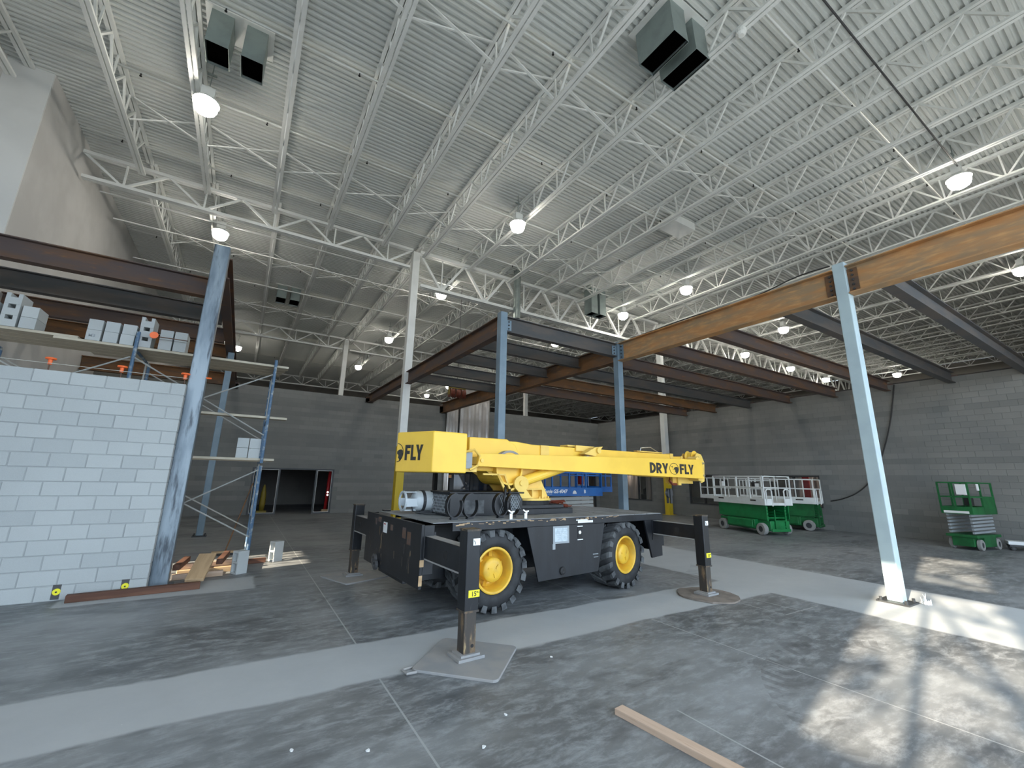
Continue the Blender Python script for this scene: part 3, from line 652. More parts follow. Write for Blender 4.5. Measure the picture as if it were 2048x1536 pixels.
c5 = h_column(X4, Y5, ZT + 0.10, 'primer_pale', 'tall pale blue steel column standing alone at the right', 0.20)
shear_tab(c3, ('x', 1, 0.10), ZT - 0.36, ZT - 0.08, 3, 'primer_blue'); shear_tab(c4, ('x', -1, -0.10), ZT - 0.36, ZT - 0.08, 3, 'primer_blue')
shear_tab(c5, ('y', 1, 0.10), ZT - 0.52, ZT - 0.06, 5, 'rust_brown'); shear_tab(c5, ('y', -1, -0.10), ZT - 0.52, ZT - 0.06, 5, 'rust_brown'); shear_tab(c4, ('y', -1, -0.10), ZT - 0.5, ZT - 0.06, 4, 'primer_blue')
steel_beam((X4, Y5 - 0.11), (X4, -2.9), 'rust_orange', 'orange rusty beam running from the pale column out of frame at the right', 0.56, 0.24, ZT, 'frame girders', None)
steel_beam((X4, Y4 - 0.11), (X4, Y5 + 0.11), 'rust_orange', 'orange rusty beam between the two right-hand steel columns', 0.56, 0.24, ZT, 'frame girders', None)
steel_beam((X4, Y4 + 0.11), (X4, Y_ROOM + 0.05), 'rust_brown', 'brown rusty beam running from the corner column to the back wall', 0.56, 0.24, ZT, 'frame girders', True)
steel_beam((X3, Y4 + 0.11), (X3, 16.2), 'rust_dark', 'dark rusty beam from the left frame column to the white column', 0.50, 0.22, ZT, 'frame girders')
steel_beam((X3, 16.56), (X3, Y_ROOM + 0.05), 'rust_dark', 'dark rusty beam from the white column to the back wall', 0.42, 0.22, ZT, 'frame girders', True)
steel_beam((X3 + 0.11, Y4), (X4 - 0.11, Y4), 'scale_grey', 'dark grey beam joining the two front frame columns', 0.42, 0.18, ZT, 'frame beams')
for i, y in enumerate((10.65, 12.45, 14.3, 16.1)):
    steel_beam((X3 + 0.03, y), (X4 - 0.03, y), 'scale_grey', 'dark grey beam between the frame girders, %s behind the front one' % ORD[i], 0.36, 0.17, ZT - 0.02, 'frame beams')
mts = ['scale_grey', 'rust_dark', 'rust_dark', 'rust_dark', 'scale_grey', 'rust_brown', 'rust_dark', 'rust_brown', 'rust_dark', 'rust_brown']
labs = ['dark steel beam cut by the right edge of the photo', 'grey steel beam spanning right of the tall pale column to the wall', 'dark rusty beam crossing just behind the tall pale column', 'dark rusty beam left of the tall pale column',
        'dark beam landing on the right wall above the small green lift side', 'grey beam meeting the girder just right of the corner column', 'orange-brown beam behind the corner column', 'grey-brown beam second from the back of the frame', 'rust-brown beam at the back of the frame', 'hidden rear beam']
for i, y in enumerate((2.55, 4.3, 6.1, 7.85, 9.65, 11.5, 13.35, 15.1)):
    steel_beam((X4 + 0.03, y), (XR_ROOM + 0.05, y), ['scale_grey', 'scale_grey', 'rust_dark', 'rust_dark', 'rust_dark', 'scale_grey', 'rust_brown', 'rust_dark', 'rust_brown'][i], 
               ['dark steel beam cut by the right edge of the photo', 'grey steel beam right of the tall pale column reaching the block wall', 'dark rusty beam passing just behind the tall pale column', 'dark rusty beam fourth from the right edge, left of the pale column',
                'dark rusty beam meeting the girder just right of the corner column', 'grey beam passing just behind the corner column', 'orange-brown beam third from the back of the frame', 'brown rusty beam closest to the back of the frame'][i], 0.40, 0.19, ZT - 0.03, 'long frame beams', True)
steel_beam((XR_ROOM + 0.14, YFRONT), (XR_ROOM + 0.14, Y_ROOM), 'scale_grey', 'thin dark steel ledge along the top of the right block wall', 0.06, 0.16, WALL_H + 0.06)
# left frame by the half-built wall
cl = h_column(-0.87, 9.17, ZT + 0.12, 'mill_steel', 'big mottled steel column at the end of the half-built block wall', 0.25, 0.36, 0, True, False)
h_column(-0.75, 15.5, ZT - 0.42, 'primer_blue', 'blue-grey steel column standing behind the scaffold', 0.17, 0.34)
steel_beam((-0.80, 9.31), (-0.80, Y_ROOM + 0.05), 'rust_dark', 'black rusty beam running back from the mottled column', 0.42, 0.2, ZT, 'left frame beams', True)
for i, y in enumerate((10.65, 12.5, 14.4, 16.3)):
    steel_beam((-6.2 if y < 13.7 else XL + 0.02, y), (-0.92, y), ['rust_dark', 'scale_grey', 'rust_dark', 'rust_brown'][i], ['uppermost rusty beam left of the mottled column', 'second grey beam left of the mottled column', 'third brown beam left of the mottled column', 'lowest brown beam behind the stacked blocks'][i], 0.42, 0.2, ZT, 'left frame beams')
steel_beam((XL + 0.02, 20.6), (-0.92, 20.6), 'rust_brown', 'brown beam seen under the scaffold planks', 0.5, 0.2, ZT - 0.1, 'left frame beams')

# ------------------------------------------------------------------ mobile crane
CR = thing('mobile_crane', 'yellow and black mobile deck crane standing on its outriggers', 'crane', (4.45, 6.61, 0), R(3.0))
DZ = 1.23
def P(name, m, mb, parent=CR, **k): return mb.build(name, m, parent, **k)
ch = P('chassis', 'crane_black', MB().box(-2.25, 2.40, -0.52, 0.52, 0.42, DZ - 0.09).box(-0.62, 0.80, -0.98, 0.98, 0.75, DZ - 0.09))
P('deck', 'crane_deck', MB().box(-2.28, 2.46, -1.06, 1.06, DZ - 0.012, DZ), bevel=0.004)
P('deck_rim', 'crane_black', MB().box(-2.0, 2.46, -1.07, -1.04, DZ - 0.12, DZ - 0.012).box(-2.0, 2.46, 1.04, 1.07, DZ - 0.12, DZ - 0.012).box(2.43, 2.46, -1.04, 1.04, DZ - 0.12, DZ - 0.012), bevel=0.006)
for s in (-1, 1):
    sp = P('side_panel', 'crane_black', MB().prism([(-0.74, DZ - 0.12), (-0.52, 0.33), (0.74, 0.36), (0.92, DZ - 0.12)], s * 1.04 - 0.012, s * 1.04 + 0.012, 'xz'), bevel=0.004)
    P('rear_panel', 'crane_black', MB().prism([(1.98, DZ - 0.12), (2.16, 0.45), (2.46, 0.47), (2.46, DZ - 0.12)], s * 1.03 - 0.02, s * 1.03 + 0.02, 'xz').box(2.38, 2.46, min(s * 0.6, s * 1.03), max(s * 0.6, s * 1.03), 0.55, DZ - 0.12), bevel=0.004)
    if s < 0:
        P('taped_border', 'tape_grey', MB().box(-0.235, 0.10, -1.0565, -1.053, 0.84, 1.10).box(-0.245, -0.19, -1.0567, -1.053, 0.76, 0.84), sp)
        pp = P('paper_sheet', 'paper_blue', MB().box(-0.20, 0.06, -1.0585, -1.0567, 0.87, 1.07), sp)
        scr = MB(); q = random.Random(5)
        for k in range(6):
            z = 1.045 - k * 0.028; x = -0.17 + q.uniform(0, 0.03)
            while x < 0.02 + q.uniform(0, 0.03):
                l = q.uniform(0.012, 0.03); scr.bar((x, -1.0592, z + q.uniform(-.008, .008)), (x + l, -1.0592, z + q.uniform(-.01, .01)), 0.003, 0.003); x += l + 0.004
        tag(P('handwriting', 'tape_grey', scr, sp), None, None)
        P('indicator_decal', 'dark_grime', MB().box(0.29, 0.385, -1.0565, -1.053, 0.90, 1.06), sp); P('decal_dot', 'sticker_white', MB().lathe([(0, -1.0585), (0.028, -1.0585), (0.028, -1.0565)], 10, 'y', (0.335, 0, 0.985)), sp)
        P('decal_bar', 'sticker_white', MB().box(0.28, 0.40, -1.0585, -1.0565, 1.072, 1.086), sp); P('decal_bar', 'sticker_white', MB().box(0.28, 0.40, -1.0585, -1.0565, 0.868, 0.882), sp)
        P('port', 'dark_grime', MB().lathe([(0.0, -1.08), (0.03, -1.085), (0.055, -1.075), (0.062, -1.053)], 14, 'y', (-0.05, 0, 0.44)), sp)
        P('latch', 'tape_grey', MB().box(0.62, 0.74, -1.06, -1.053, 0.625, 0.637).box(0.64, 0.74, -1.06, -1.053, 0.58, 0.588), sp)
P('rim_decal', 'sticker_white', MB().box(0.28, 0.62, -1.0735, -1.070, DZ - 0.098, DZ - 0.062).box(0.24, 0.50, -1.0735, -1.07, DZ - 0.06, DZ - 0.044))
sc_ = MB(); q = random.Random(9)
for k in range(46):
    x = q.uniform(-1.98, 1.2); z = DZ - q.uniform(0.015, 0.05); sc_.bar((x, -1.0715, z), (x + q.uniform(0.02, 0.09), -1.0715, z + q.uniform(-.006, .006)), 0.004, q.uniform(0.004, 0.014))
P('chipped_paint', 'lumber_tan', sc_)
# end plate at the counterweight end
ep = P('end_plate', 'crane_black', MB().box(-2.46, -2.42, -1.12, 1.14, 0.46, DZ - 0.01).box(-2.42, -2.28, -1.12, -1.08, 0.62, DZ - 0.02).box(-2.42, -2.28, 1.10, 1.14, 0.62, DZ - 0.02).box(-2.42, -2.36, -0.5, 0.5, 0.40, 0.46), bevel=0.006)
P('stain', 'rust_dark', MB().box(-2.4625, -2.46, 0.42, 0.56, DZ - 0.12, DZ - 0.05).box(-2.4625, -2.46, -0.60, -0.48, DZ - 0.24, DZ - 0.10).box(-2.4625, -2.46, -0.10, 0.0, DZ - 0.19, DZ - 0.11).box(-2.4625, -2.46, -0.78, -0.66, DZ - 0.30, DZ - 0.14).box(-2.4625, -2.46, 0.62, 0.70, DZ - 0.17, DZ - 0.08), ep)
P('data_plate', 'sticker_white', MB().box(-2.464, -2.46, 0.14, 0.30, 0.98, 1.13), ep); P('red_print', 'red_paint', MB().box(-2.4655, -2.464, 0.20, 0.28, 1.095, 1.11), ep)
ww = MB(); q = random.Random(11)
for k in range(26):
    y = q.uniform(-0.95, 1.0) if k > 12 else 0.35 + q.uniform(-0.1, 0.1); z = q.uniform(0.55, 1.05); ww.box(-2.4615, -2.46, y, y + q.uniform(0.008, 0.03), z - q.uniform(0.03, 0.16), z)
P('worn_streaks', 'worn_leg', ww, ep)
P('tow_hook', 'scale_grey', MB().lathe([(0.05, -0.02), (0.085, -0.02), (0.085, 0.02), (0.05, 0.02)], 14, 'x', (-2.48, 0.55, 0.55), True).lathe([(0.04, -0.02), (0.07, -0.02), (0.07, 0.02), (0.04, 0.02)], 14, 'x', (-2.5, 0.42, 0.50), True), ep)
P('edge_mark', 'lumber_tan', MB().box(-2.465, -2.41, -1.128, -1.12, 0.72, 0.80).box(-2.465, -2.42, -1.126, -1.12, 0.50, 0.62), ep)
# wheels
def tyre_lathe(r, w_, rim):
    return [(rim, -w_ * .36), (rim + 0.03, -w_ * .47), (r - 0.16, -w_ * .50), (r - 0.06, -w_ * .46), (r - 0.02, -w_ * .36), (r - 0.012, 0), (r - 0.02, w_ * .36), (r - 0.06, w_ * .46), (r - 0.16, w_ * .50), (rim + 0.03, w_ * .47), (rim, w_ * .36)]
def wheel(u, v, side, r=0.555, w_=0.50, rim=0.30, rev=1, steer=0.0):
    h = thing('wheel', None, None); h.parent = CR; h.location = (u, v, r); h.rotation_euler = (0, 0, (0 if side < 0 else math.pi) + steer)
    ty = MB().lathe(tyre_lathe(r - 0.02, w_, rim), 40, 'y', closed=True).build('tyre', 'tyre', h, smooth=True)
    lugs = MB(); n = 19
    for k in range(n):
        for sgn in (-1, 1):
            t0 = 2 * math.pi * (k + (0.5 if sgn > 0 else 0)) / n; prev = None; vs = []
            for j, (yy, dt) in enumerate(((0.505, -0.02), (0.42, 0.02), (0.22, 0.10), (0.02, 0.20))):
                for th in (t0 + dt * rev, t0 + dt * rev + 0.165):
                    for rr in ((r - 0.10 if j == 0 else r - 0.04), (r - 0.012 if j == 0 else r)):
                        vs.append((rr * math.cos(th), sgn * yy * w_, rr * math.sin(th)))
            fs = []
            for j in range(3):
                a, b_ = j * 4, j * 4 + 4
                fs += [(a, a + 1, b_ + 1, b_), (a + 1, a + 3, b_ + 3, b_ + 1), (a + 3, a + 2, b_ + 2, b_ + 3), (a + 2, a, b_, b_ + 2)]
            fs += [(0, 2, 3, 1), (12, 13, 15, 14)]
            lugs.add(vs, fs)
    lugs.build('tread', 'tyre_dusty', ty)
    P('rim', 'rim_yellow', MB().lathe([(rim + 0.012, -w_ * .44), (rim - 0.005, -w_ * .47), (rim - 0.025, -w_ * .44), (rim - 0.035, -w_ * .20), (rim - 0.05, -w_ * 0.05), (rim - 0.06, w_ * .02), (0.17, w_ * .05), (0.16, 0.0)], 36, 'y'), h, smooth=True)
    P('hub', 'rim_yellow', MB().lathe([(0.165, w_ * .05), (0.165, -w_ * .34), (0.155, -w_ * .38), (0.10, -w_ * .40), (0.0, -w_ * .41)], 28, 'y'), h, smooth=True)
    cl_ = MB()
    for k in range(6):
        t = k * math.pi / 3 + 0.3; cl_.bar((0.155 * math.cos(t), -w_ * .10, 0.155 * math.sin(t)), (0.235 * math.cos(t), -w_ * .06, 0.235 * math.sin(t)), 0.05, 0.04)
    cl_.build('rim_clamps', 'rim_yellow', h)
    cv = MB()
    for k in range(3):
        t = k * 2.094 + 0.5; cv.bar((0.04 * math.cos(t), -w_ * .408, 0.04 * math.sin(t)), (0.10 * math.cos(t + .25), -w_ * .40, 0.10 * math.sin(t + .25)), 0.022, 0.02)
    cv.build('hub_ribs', 'rim_yellow', h)
for u_ in (-1.28, 1.44):
    wheel(u_, -0.80, -1, steer=R(7) if u_ > 0 else 0); wheel(u_, 0.80, 1, steer=R(7) if u_ > 0 else 0)
P('axle', 'dark_grime', MB().tube((-1.28, -0.75, 0.55), (-1.28, 0.75, 0.55), 0.11).tube((1.44, -0.75, 0.55), (1.44, 0.75, 0.55), 0.11).box(-1.5, -1.06, -0.25, 0.25, 0.36, 0.7).box(1.2, 1.66, -0.25, 0.25, 0.36, 0.7))
P('wheel_arch', 'dark_grime', MB().box(-2.0, -0.70, -0.53, -0.52, 0.55, DZ - 0.1).box(0.85, 2.1, -0.53, -0.52, 0.55, DZ - 0.1))
# outriggers
for i, (u_, v_, ub) in enumerate(((-2.33, -2.12, 0), (2.28, -1.98, 1), (-2.33, 2.12, 2), (2.28, 2.05, 3))):
    s = -1 if v_ < 0 else 1; o_ = thing('outrigger', None, None); o_.parent = CR; o_.location = (u_, v_, 0)
    az0, az1 = (0.80, 1.08) if i != 1 else (0.86, 1.10)
    inn = -v_ - s * 0.62
    o_u = 0.16
    ar = MB().box(-0.075, 0.075, min(0.08 * -s, inn), max(0.08 * -s, inn), az0, az1)
    am = P('arm', 'crane_black', ar, o_, bevel=0.008)
    P('lit_dust', 'pad_grey', MB().box(-0.068, 0.068, min(0.09 * -s, inn), max(0.09 * -s, inn), az1, az1 + 0.002).box(-0.077, -0.075, min(0.09 * -s, inn), max(0.09 * -s, inn), az0 + 0.002, az0 + 0.02), o_)  # dust on the arm, its lit top painted in as pale grey
    P('arm_hole', 'dark_grime', MB().lathe([(0, -0.078), (0.052, -0.078), (0.052, -0.074)], 14, 'x', (0, -s * 0.42, (az0 + az1) / 2)), o_)
    slv = P('sleeve', 'crane_black', MB().box(-0.085, 0.085, -0.085, 0.085, 0.46, 1.27), o_, bevel=0.012)
    P('sleeve_lip', 'worn_leg', MB().box(-0.088, 0.088, -0.088, 0.088, 1.255, 1.275).box(-0.088, 0.088, -0.088, 0.088, 0.455, 0.475), slv)
    P('sliding_leg', 'worn_leg', MB().box(-0.07, 0.07, -0.07, 0.07, 0.05, 0.47), o_, bevel=0.006)
    P('leg_pin_hole', 'dark_grime', MB().lathe([(0, -0.0725), (0.018, -0.0725), (0.018, -0.07)], 10, 'y', (0.03, 0, 0.14)), o_)
    P('foot', 'pad_grey', MB().box(-0.15, 0.15, -0.13, 0.13, 0.0275, 0.055).box(-0.11, 0.11, -0.10, 0.10, 0.055, 0.075), o_)
    P('arm_box', 'crane_black', MB().box(-0.10, 0.10, min(inn, inn + s * 0.0 - s * 0.0) if False else min(-v_ - s * 1.06, -v_ - s * 0.2), max(-v_ - s * 1.06, -v_ - s * 0.2), az0 - 0.035, az1 + 0.035), o_)
    if s < 0:
        st_ = P('sticker', 'sticker_white', MB().box(-0.01, 0.075, -0.0885, -0.085, 1.11, 1.18), o_); P('sticker_print', 'ink', MB().bar((0.0, -0.0895, 1.16), (0.017, -0.0895, 1.135), 0.008, 0.004).bar((0.017, -0.0895, 1.135), (0.015, -0.0895, 1.12), 0.006, 0.004), o_)
        P('yellow_note', 'sticker_yellow', MB().box(-0.045, 0.087, -0.0885, -0.085, 0.60, 0.67), o_)
        me = text_mesh('15', 0.065, 0.0015, 0, 0.0008); me.materials.append(MATS['ink'])
        place(me, 'note_lettering', None, o_, (-0.015, -0.0895, 0.612), (math.pi / 2, 0, 0)); P('note_arrow', 'ink', MB().bar((0.05, -0.0895, 0.645), (0.083, -0.0895, 0.645), 0.006, 0.006).bar((0.05, -0.0895, 0.645), (0.062, -0.0895, 0.656), 0.006, 0.006), o_)
P('rear_box', 'crane_black', MB().box(2.40, 2.66, -0.95, 0.95, 0.62, DZ - 0.03).box(2.62, 2.66, -0.35, 0.8, 0.75, DZ - 0.06), bevel=0.01)
# deck machinery
tb = P('turntable_base', 'crane_black', MB().box(-0.50, 0.72, -0.48, 0.55, DZ, DZ + 0.09).box(-0.46, 0.56, -0.42, 0.5, DZ + 0.09, DZ + 0.15), bevel=0.008)
P('slew_ring', 'dark_grime', MB().lathe([(0, DZ + 0.15), (0.43, DZ + 0.15), (0.43, DZ + 0.22), (0, DZ + 0.22)], 32, 'z', (0.02, 0.02, 0)), tb)
tp = P('turret_plate', 'crane_yellow_pale', MB().lathe([(0, DZ + 0.22), (0.46, DZ + 0.22), (0.46, DZ + 0.255), (0, DZ + 0.255)], 36, 'z', (0.02, 0.02, 0)))
bl = MB()
for k in range(16):
    t = 2 * math.pi * k / 16; bl.tube((0.02 + 0.42 * math.cos(t), 0.02 + 0.42 * math.sin(t), DZ + 0.255), (0.02 + 0.42 * math.cos(t), 0.02 + 0.42 * math.sin(t), DZ + 0.285), 0.018, 6)
bl.build('ring_bolts', 'crane_yellow_pale', tp)
for v_ in (-0.24, 0.26):
    P('turret_cheek', 'crane_yellow_pale', MB().prism([(-0.42, DZ + 0.25), (0.34, DZ + 0.25), (0.14, 1.85), (-0.04, 2.06), (-0.78, 2.10), (-1.05, 1.95), (-0.60, 1.70)], v_ - 0.02, v_ + 0.02, 'xz'), tp, bevel=0.004)
gs = MB()
for u_ in (-0.34, -0.10, 0.12): gs.box(u_ - 0.012, u_ + 0.012, -0.36, -0.26, DZ + 0.255, DZ + 0.40)
gs.box(-0.38, 0.18, -0.36, -0.26, DZ + 0.40, DZ + 0.42); gs.build('gusset', 'crane_yellow_pale', tp)
P('pivot_lug', 'crane_yellow_pale', MB().prism([(-0.40 + 0.15 * math.cos(a), 1.73 + 0.13 * math.sin(a)) for a in [k * math.pi / 9 for k in range(18)]], -0.44, -0.40, 'xz').tube((-0.40, -0.46, 1.74), (-0.40, -0.20, 1.74), 0.045, 12).prism([(-0.50, 1.66), (-0.30, 1.64), (-0.16, DZ + 0.26), (-0.38, DZ + 0.26)], -0.43, -0.41, 'xz'), tp)
P('winch_frame', 'crane_yellow_pale', MB().box(-1.14, -0.70, -0.40, -0.37, 1.86, 1.885).bar((-0.72, -0.385, 1.875), (-0.60, -0.385, 1.62), 0.03, 0.03).bar((-0.60, -0.385, 1.62), (-0.50, -0.385, 1.66), 0.03, 0.03).bar((-0.84, -0.385, 1.86), (-0.64, -0.385, DZ + 0.28), 0.03, 0.04), tp)
P('hydraulic_hose', 'black_plastic', MB().pipe([(-0.72, -0.46, DZ + 0.02), (-0.80, -0.50, 1.45), (-0.74, -0.46, 1.62), (-0.66, -0.3, 1.72)], 0.022).pipe([(-0.64, -0.46, DZ + 0.02), (-0.70, -0.51, 1.42), (-0.64, -0.44, 1.60), (-0.56, -0.3, 1.68)], 0.022), tp)
cy = P('lift_cylinder', 'crane_yellow', MB().tube((-0.40, -0.33, 1.74), (0.88, -0.33, 2.10), 0.088, 18).tube((0.88, -0.33, 2.10), (0.92, -0.33, 2.113), 0.10, 18), smooth=False)
P('cylinder_rod', 'steel_bright', MB().tube((0.9, -0.33, 2.105), (1.46, -0.33, 2.34), 0.05, 12), cy)
P('rod_eye', 'crane_yellow_pale', MB().prism([(1.10, 2.30), (1.40, 2.44), (1.62, 2.47), (1.40, 2.27)], -0.42, -0.26, 'xz').tube((1.47, -0.46, 2.38), (1.47, -0.24, 2.38), 0.055, 14), cy)
# boom
bm_ = P('boom', 'crane_yellow', MB().prism([(-1.40, 1.93), (-1.40, 2.43), (-0.35, 2.45), (0.0, 2.42), (4.20, 2.44), (4.20, 2.07), (1.6, 1.97), (0.2, 1.95)], -0.21, 0.21, 'xz'), bevel=0.01)
P('second_stage', 'crane_yellow', MB().box(4.20, 4.62, -0.175, 0.175, 2.10, 2.40), bm_, bevel=0.006); P('third_stage', 'crane_yellow', MB().box(4.62, 5.20, -0.145, 0.145, 2.13, 2.37), bm_, bevel=0.006)
P('stage_collar', 'crane_yellow_pale', MB().box(4.08, 4.20, -0.225, 0.225, 2.05, 2.46).box(4.56, 4.63, -0.19, 0.19, 2.08, 2.42), bm_, bevel=0.006)
P('boom_bracket', 'crane_yellow_pale', MB().box(0.18, 0.38, -0.232, -0.21, 2.18, 2.42).box(1.05, 1.55, -0.25, -0.21, 2.36, 2.47).prism([(1.05, 2.16), (1.30, 2.40), (1.62, 2.47), (1.50, 2.24)], -0.25, -0.21, 'xz'), bm_)
P('boom_wear_plate', 'crane_yellow_pale', MB().box(0.9, 1.5, -0.17, 0.05, 2.445, 2.475).box(3.0, 3.9, -0.15, -0.05, 2.455, 2.475), bm_)
P('hose_guide', 'steel_bright', MB().pipe([(3.2, -0.05, 2.45), (3.25, -0.05, 2.55), (3.6, -0.05, 2.58), (3.9, -0.05, 2.47)], 0.012, 6), bm_)
P('boom_slide', 'crane_yellow', MB().box(3.3, 4.55, -0.12, 0.12, 1.95, 2.08).tube((2.9, -0.10, 1.98), (4.0, -0.10, 1.96), 0.06, 10), bm_)
hd_ = P('boom_head', 'crane_yellow_pale', MB().prism([(4.84, 2.05), (4.80, 2.40), (4.92, 2.53), (5.10, 2.50), (5.22, 2.30), (5.16, 1.84), (5.02, 1.80)], -0.20, -0.17, 'xz').prism([(4.84, 2.05), (4.80, 2.40), (4.92, 2.53), (5.10, 2.50), (5.22, 2.30), (5.16, 1.84), (5.02, 1.80)], 0.17, 0.20, 'xz').box(4.84, 4.98, -0.17, 0.17, 1.84, 2.36), bevel=0.004)
hd_.location.x = 0.30
P('sheave', 'crane_yellow', MB().lathe([(0.03, -0.09), (0.15, -0.09), (0.12, -0.05), (0.12, 0.05), (0.15, 0.09), (0.03, 0.09)], 22, 'y', (4.98, 0, 2.44)).lathe([(0.03, -0.13), (0.13, -0.13), (0.10, 0.0), (0.13, 0.13), (0.03, 0.13)], 22, 'y', (5.08, 0, 2.05)), hd_)
P('head_pin', 'steel_bright', MB().tube((5.0, -0.02, 2.53), (5.36, -0.02, 2.50), 0.016, 8).tube((5.30, -0.1, 2.45), (5.33, 0.08, 2.56), 0.012, 8).tube((4.95, -0.23, 2.20), (4.95, 0.23, 2.20), 0.025, 8).tube((5.12, -0.24, 2.28), (5.12, 0.24, 2.28), 0.025, 8).tube((5.12, -0.24, 1.98), (5.12, 0.24, 1.98), 0.025, 8), hd_)
P('pin_hole', 'ink', MB().lathe([(0, -0.2025), (0.03, -0.2025), (0.03, -0.20)], 10, 'y', (4.96, 0, 2.42)).lathe([(0, -0.2025), (0.018, -0.2025), (0.018, -0.20)], 10, 'y', (5.0, 0, 2.20)).lathe([(0, -0.2025), (0.018, -0.2025), (0.018, -0.20)], 10, 'y', (4.92, 0, 2.16)), hd_)
P('boom_tail_housing', 'crane_yellow', MB().prism([(-1.36, 1.92), (-1.36, 2.46), (-0.62, 2.47), (-0.44, 2.38), (-0.34, 2.20), (-0.40, 1.92)], -0.30, 0.30, 'xz'), bm_, bevel=0.015)
P('winch_drum', 'crane_yellow', MB().lathe([(0.27, -0.40), (0.27, 0.30), (0.0, 0.30)], 28, 'y', (-0.62, 0, 1.97)).lathe([(0.0, -0.34), (0.24, -0.34), (0.24, -0.40), (0.27, -0.40)], 28, 'y', (-0.62, 0, 1.97)), bm_, smooth=False)
cg = MB()
for k in range(12):
    t0, t1 = R(25) + R(130) * k / 12, R(25) + R(130) * (k + 1) / 12
    cg.prism([(-0.62 + rr * math.cos(t), 1.98 + rr * math.sin(t)) for rr, t in ((0.26, t0), (0.26, t1), (0.295, t1), (0.295, t0))], -0.41, -0.30, 'xz')
P('cable_guard', 'pad_grey', cg, bm_)
# hook block hanging under the boom head
hb_ = P('hook_block', 'frame_dark', MB().box(4.24, 4.30, -0.06, -0.03, 1.32, 1.66).box(4.24, 4.30, 0.03, 0.06, 1.32, 1.66).lathe([(0.0, -0.03), (0.11, -0.03), (0.08, 0), (0.11, 0.03), (0.0, 0.03)], 16, 'y', (4.27, 0, 1.55)))
# stowed jib with the company name
jb = P('stowed_jib', 'crane_yellow', MB().prism([(-1.32, 1.99), (-1.30, 2.19), (4.88, 2.345), (4.90, 1.90)], -0.52, -0.46, 'xz'), bevel=0.006)
P('jib_bracket', 'crane_yellow_pale', MB().prism([(4.78, 1.86), (4.74, 2.38), (4.84, 2.42), (5.0, 2.2), (4.98, 1.84)], -0.46, -0.21, 'xz').box(-1.30, -1.10, -0.47, -0.30, 2.02, 2.14).tube((-1.25, -0.54, 2.08), (-1.25, -0.30, 2.08), 0.03, 10), jb)
P('jib_hook', 'hoist_red', MB().pipe([(4.05, -0.20, 1.98), (4.0, -0.22, 1.84), (4.08, -0.24, 1.76), (4.22, -0.24, 1.76)], 0.03), jb)
P('jib_rest', 'crane_yellow_pale', MB().box(4.15, 4.95, -0.2, 0.0, 1.78, 1.94).box(4.3, 4.42, -0.24, 0.02, 1.74, 1.96), jb)
def block_word(word, H, sx, kern=0.07):
    mb = MB(); x = 0.0
    def rect(a, b, c, d): mb.prism([((x + a) * sx * H, b * H), ((x + c) * sx * H, b * H), ((x + c) * sx * H, d * H), ((x + a) * sx * H, d * H)], -0.0012, 0.0012)
    def poly(p): mb.prism([((x + a) * sx * H, b * H) for a, b in p], -0.0012, 0.0012)
    def arc(cx, cy, ro, so, ri, si, n=10):
        for k in range(n):
            t0, t1 = -math.pi / 2 + math.pi * k / n, -math.pi / 2 + math.pi * (k + 1) / n
            poly([(cx + ro * math.cos(t0), cy + so * math.sin(t0)), (cx + ro * math.cos(t1), cy + so * math.sin(t1)), (cx + ri * math.cos(t1), cy + si * math.sin(t1)), (cx + ri * math.cos(t0), cy + si * math.sin(t0))])
    for c in word:
        if c == 'F': rect(0, 0, .26, 1); rect(.26, .78, .64, 1); rect(.26, .40, .57, .61); w_ = .64
        elif c == 'L': rect(0, 0, .26, 1); rect(.26, 0, .62, .22); w_ = .50
        elif c == 'Y': poly([(0, 1), (.28, 1), (.42, .62), (.42, 0.38), (.29, .38)]); poly([(.42, .62), (.56, 1), (.84, 1), (.55, .38), (.42, .38)]); rect(.29, 0, .55, .38); w_ = .84
        elif c == 'D': rect(0, 0, .26, 1); arc(.26, .5, .52, .5, .25, .27); w_ = .78
        elif c == 'R': rect(0, 0, .26, 1); arc(.30, .68, .42, .32, .15, .11); rect(.26, .79, .30, 1); rect(.26, .36, .30, .57); poly([(.26, .36), (.50, .40), (.76, 0), (.47, 0)]); w_ = .74
        x += w_ + kern
    return mb.mesh('lettering')
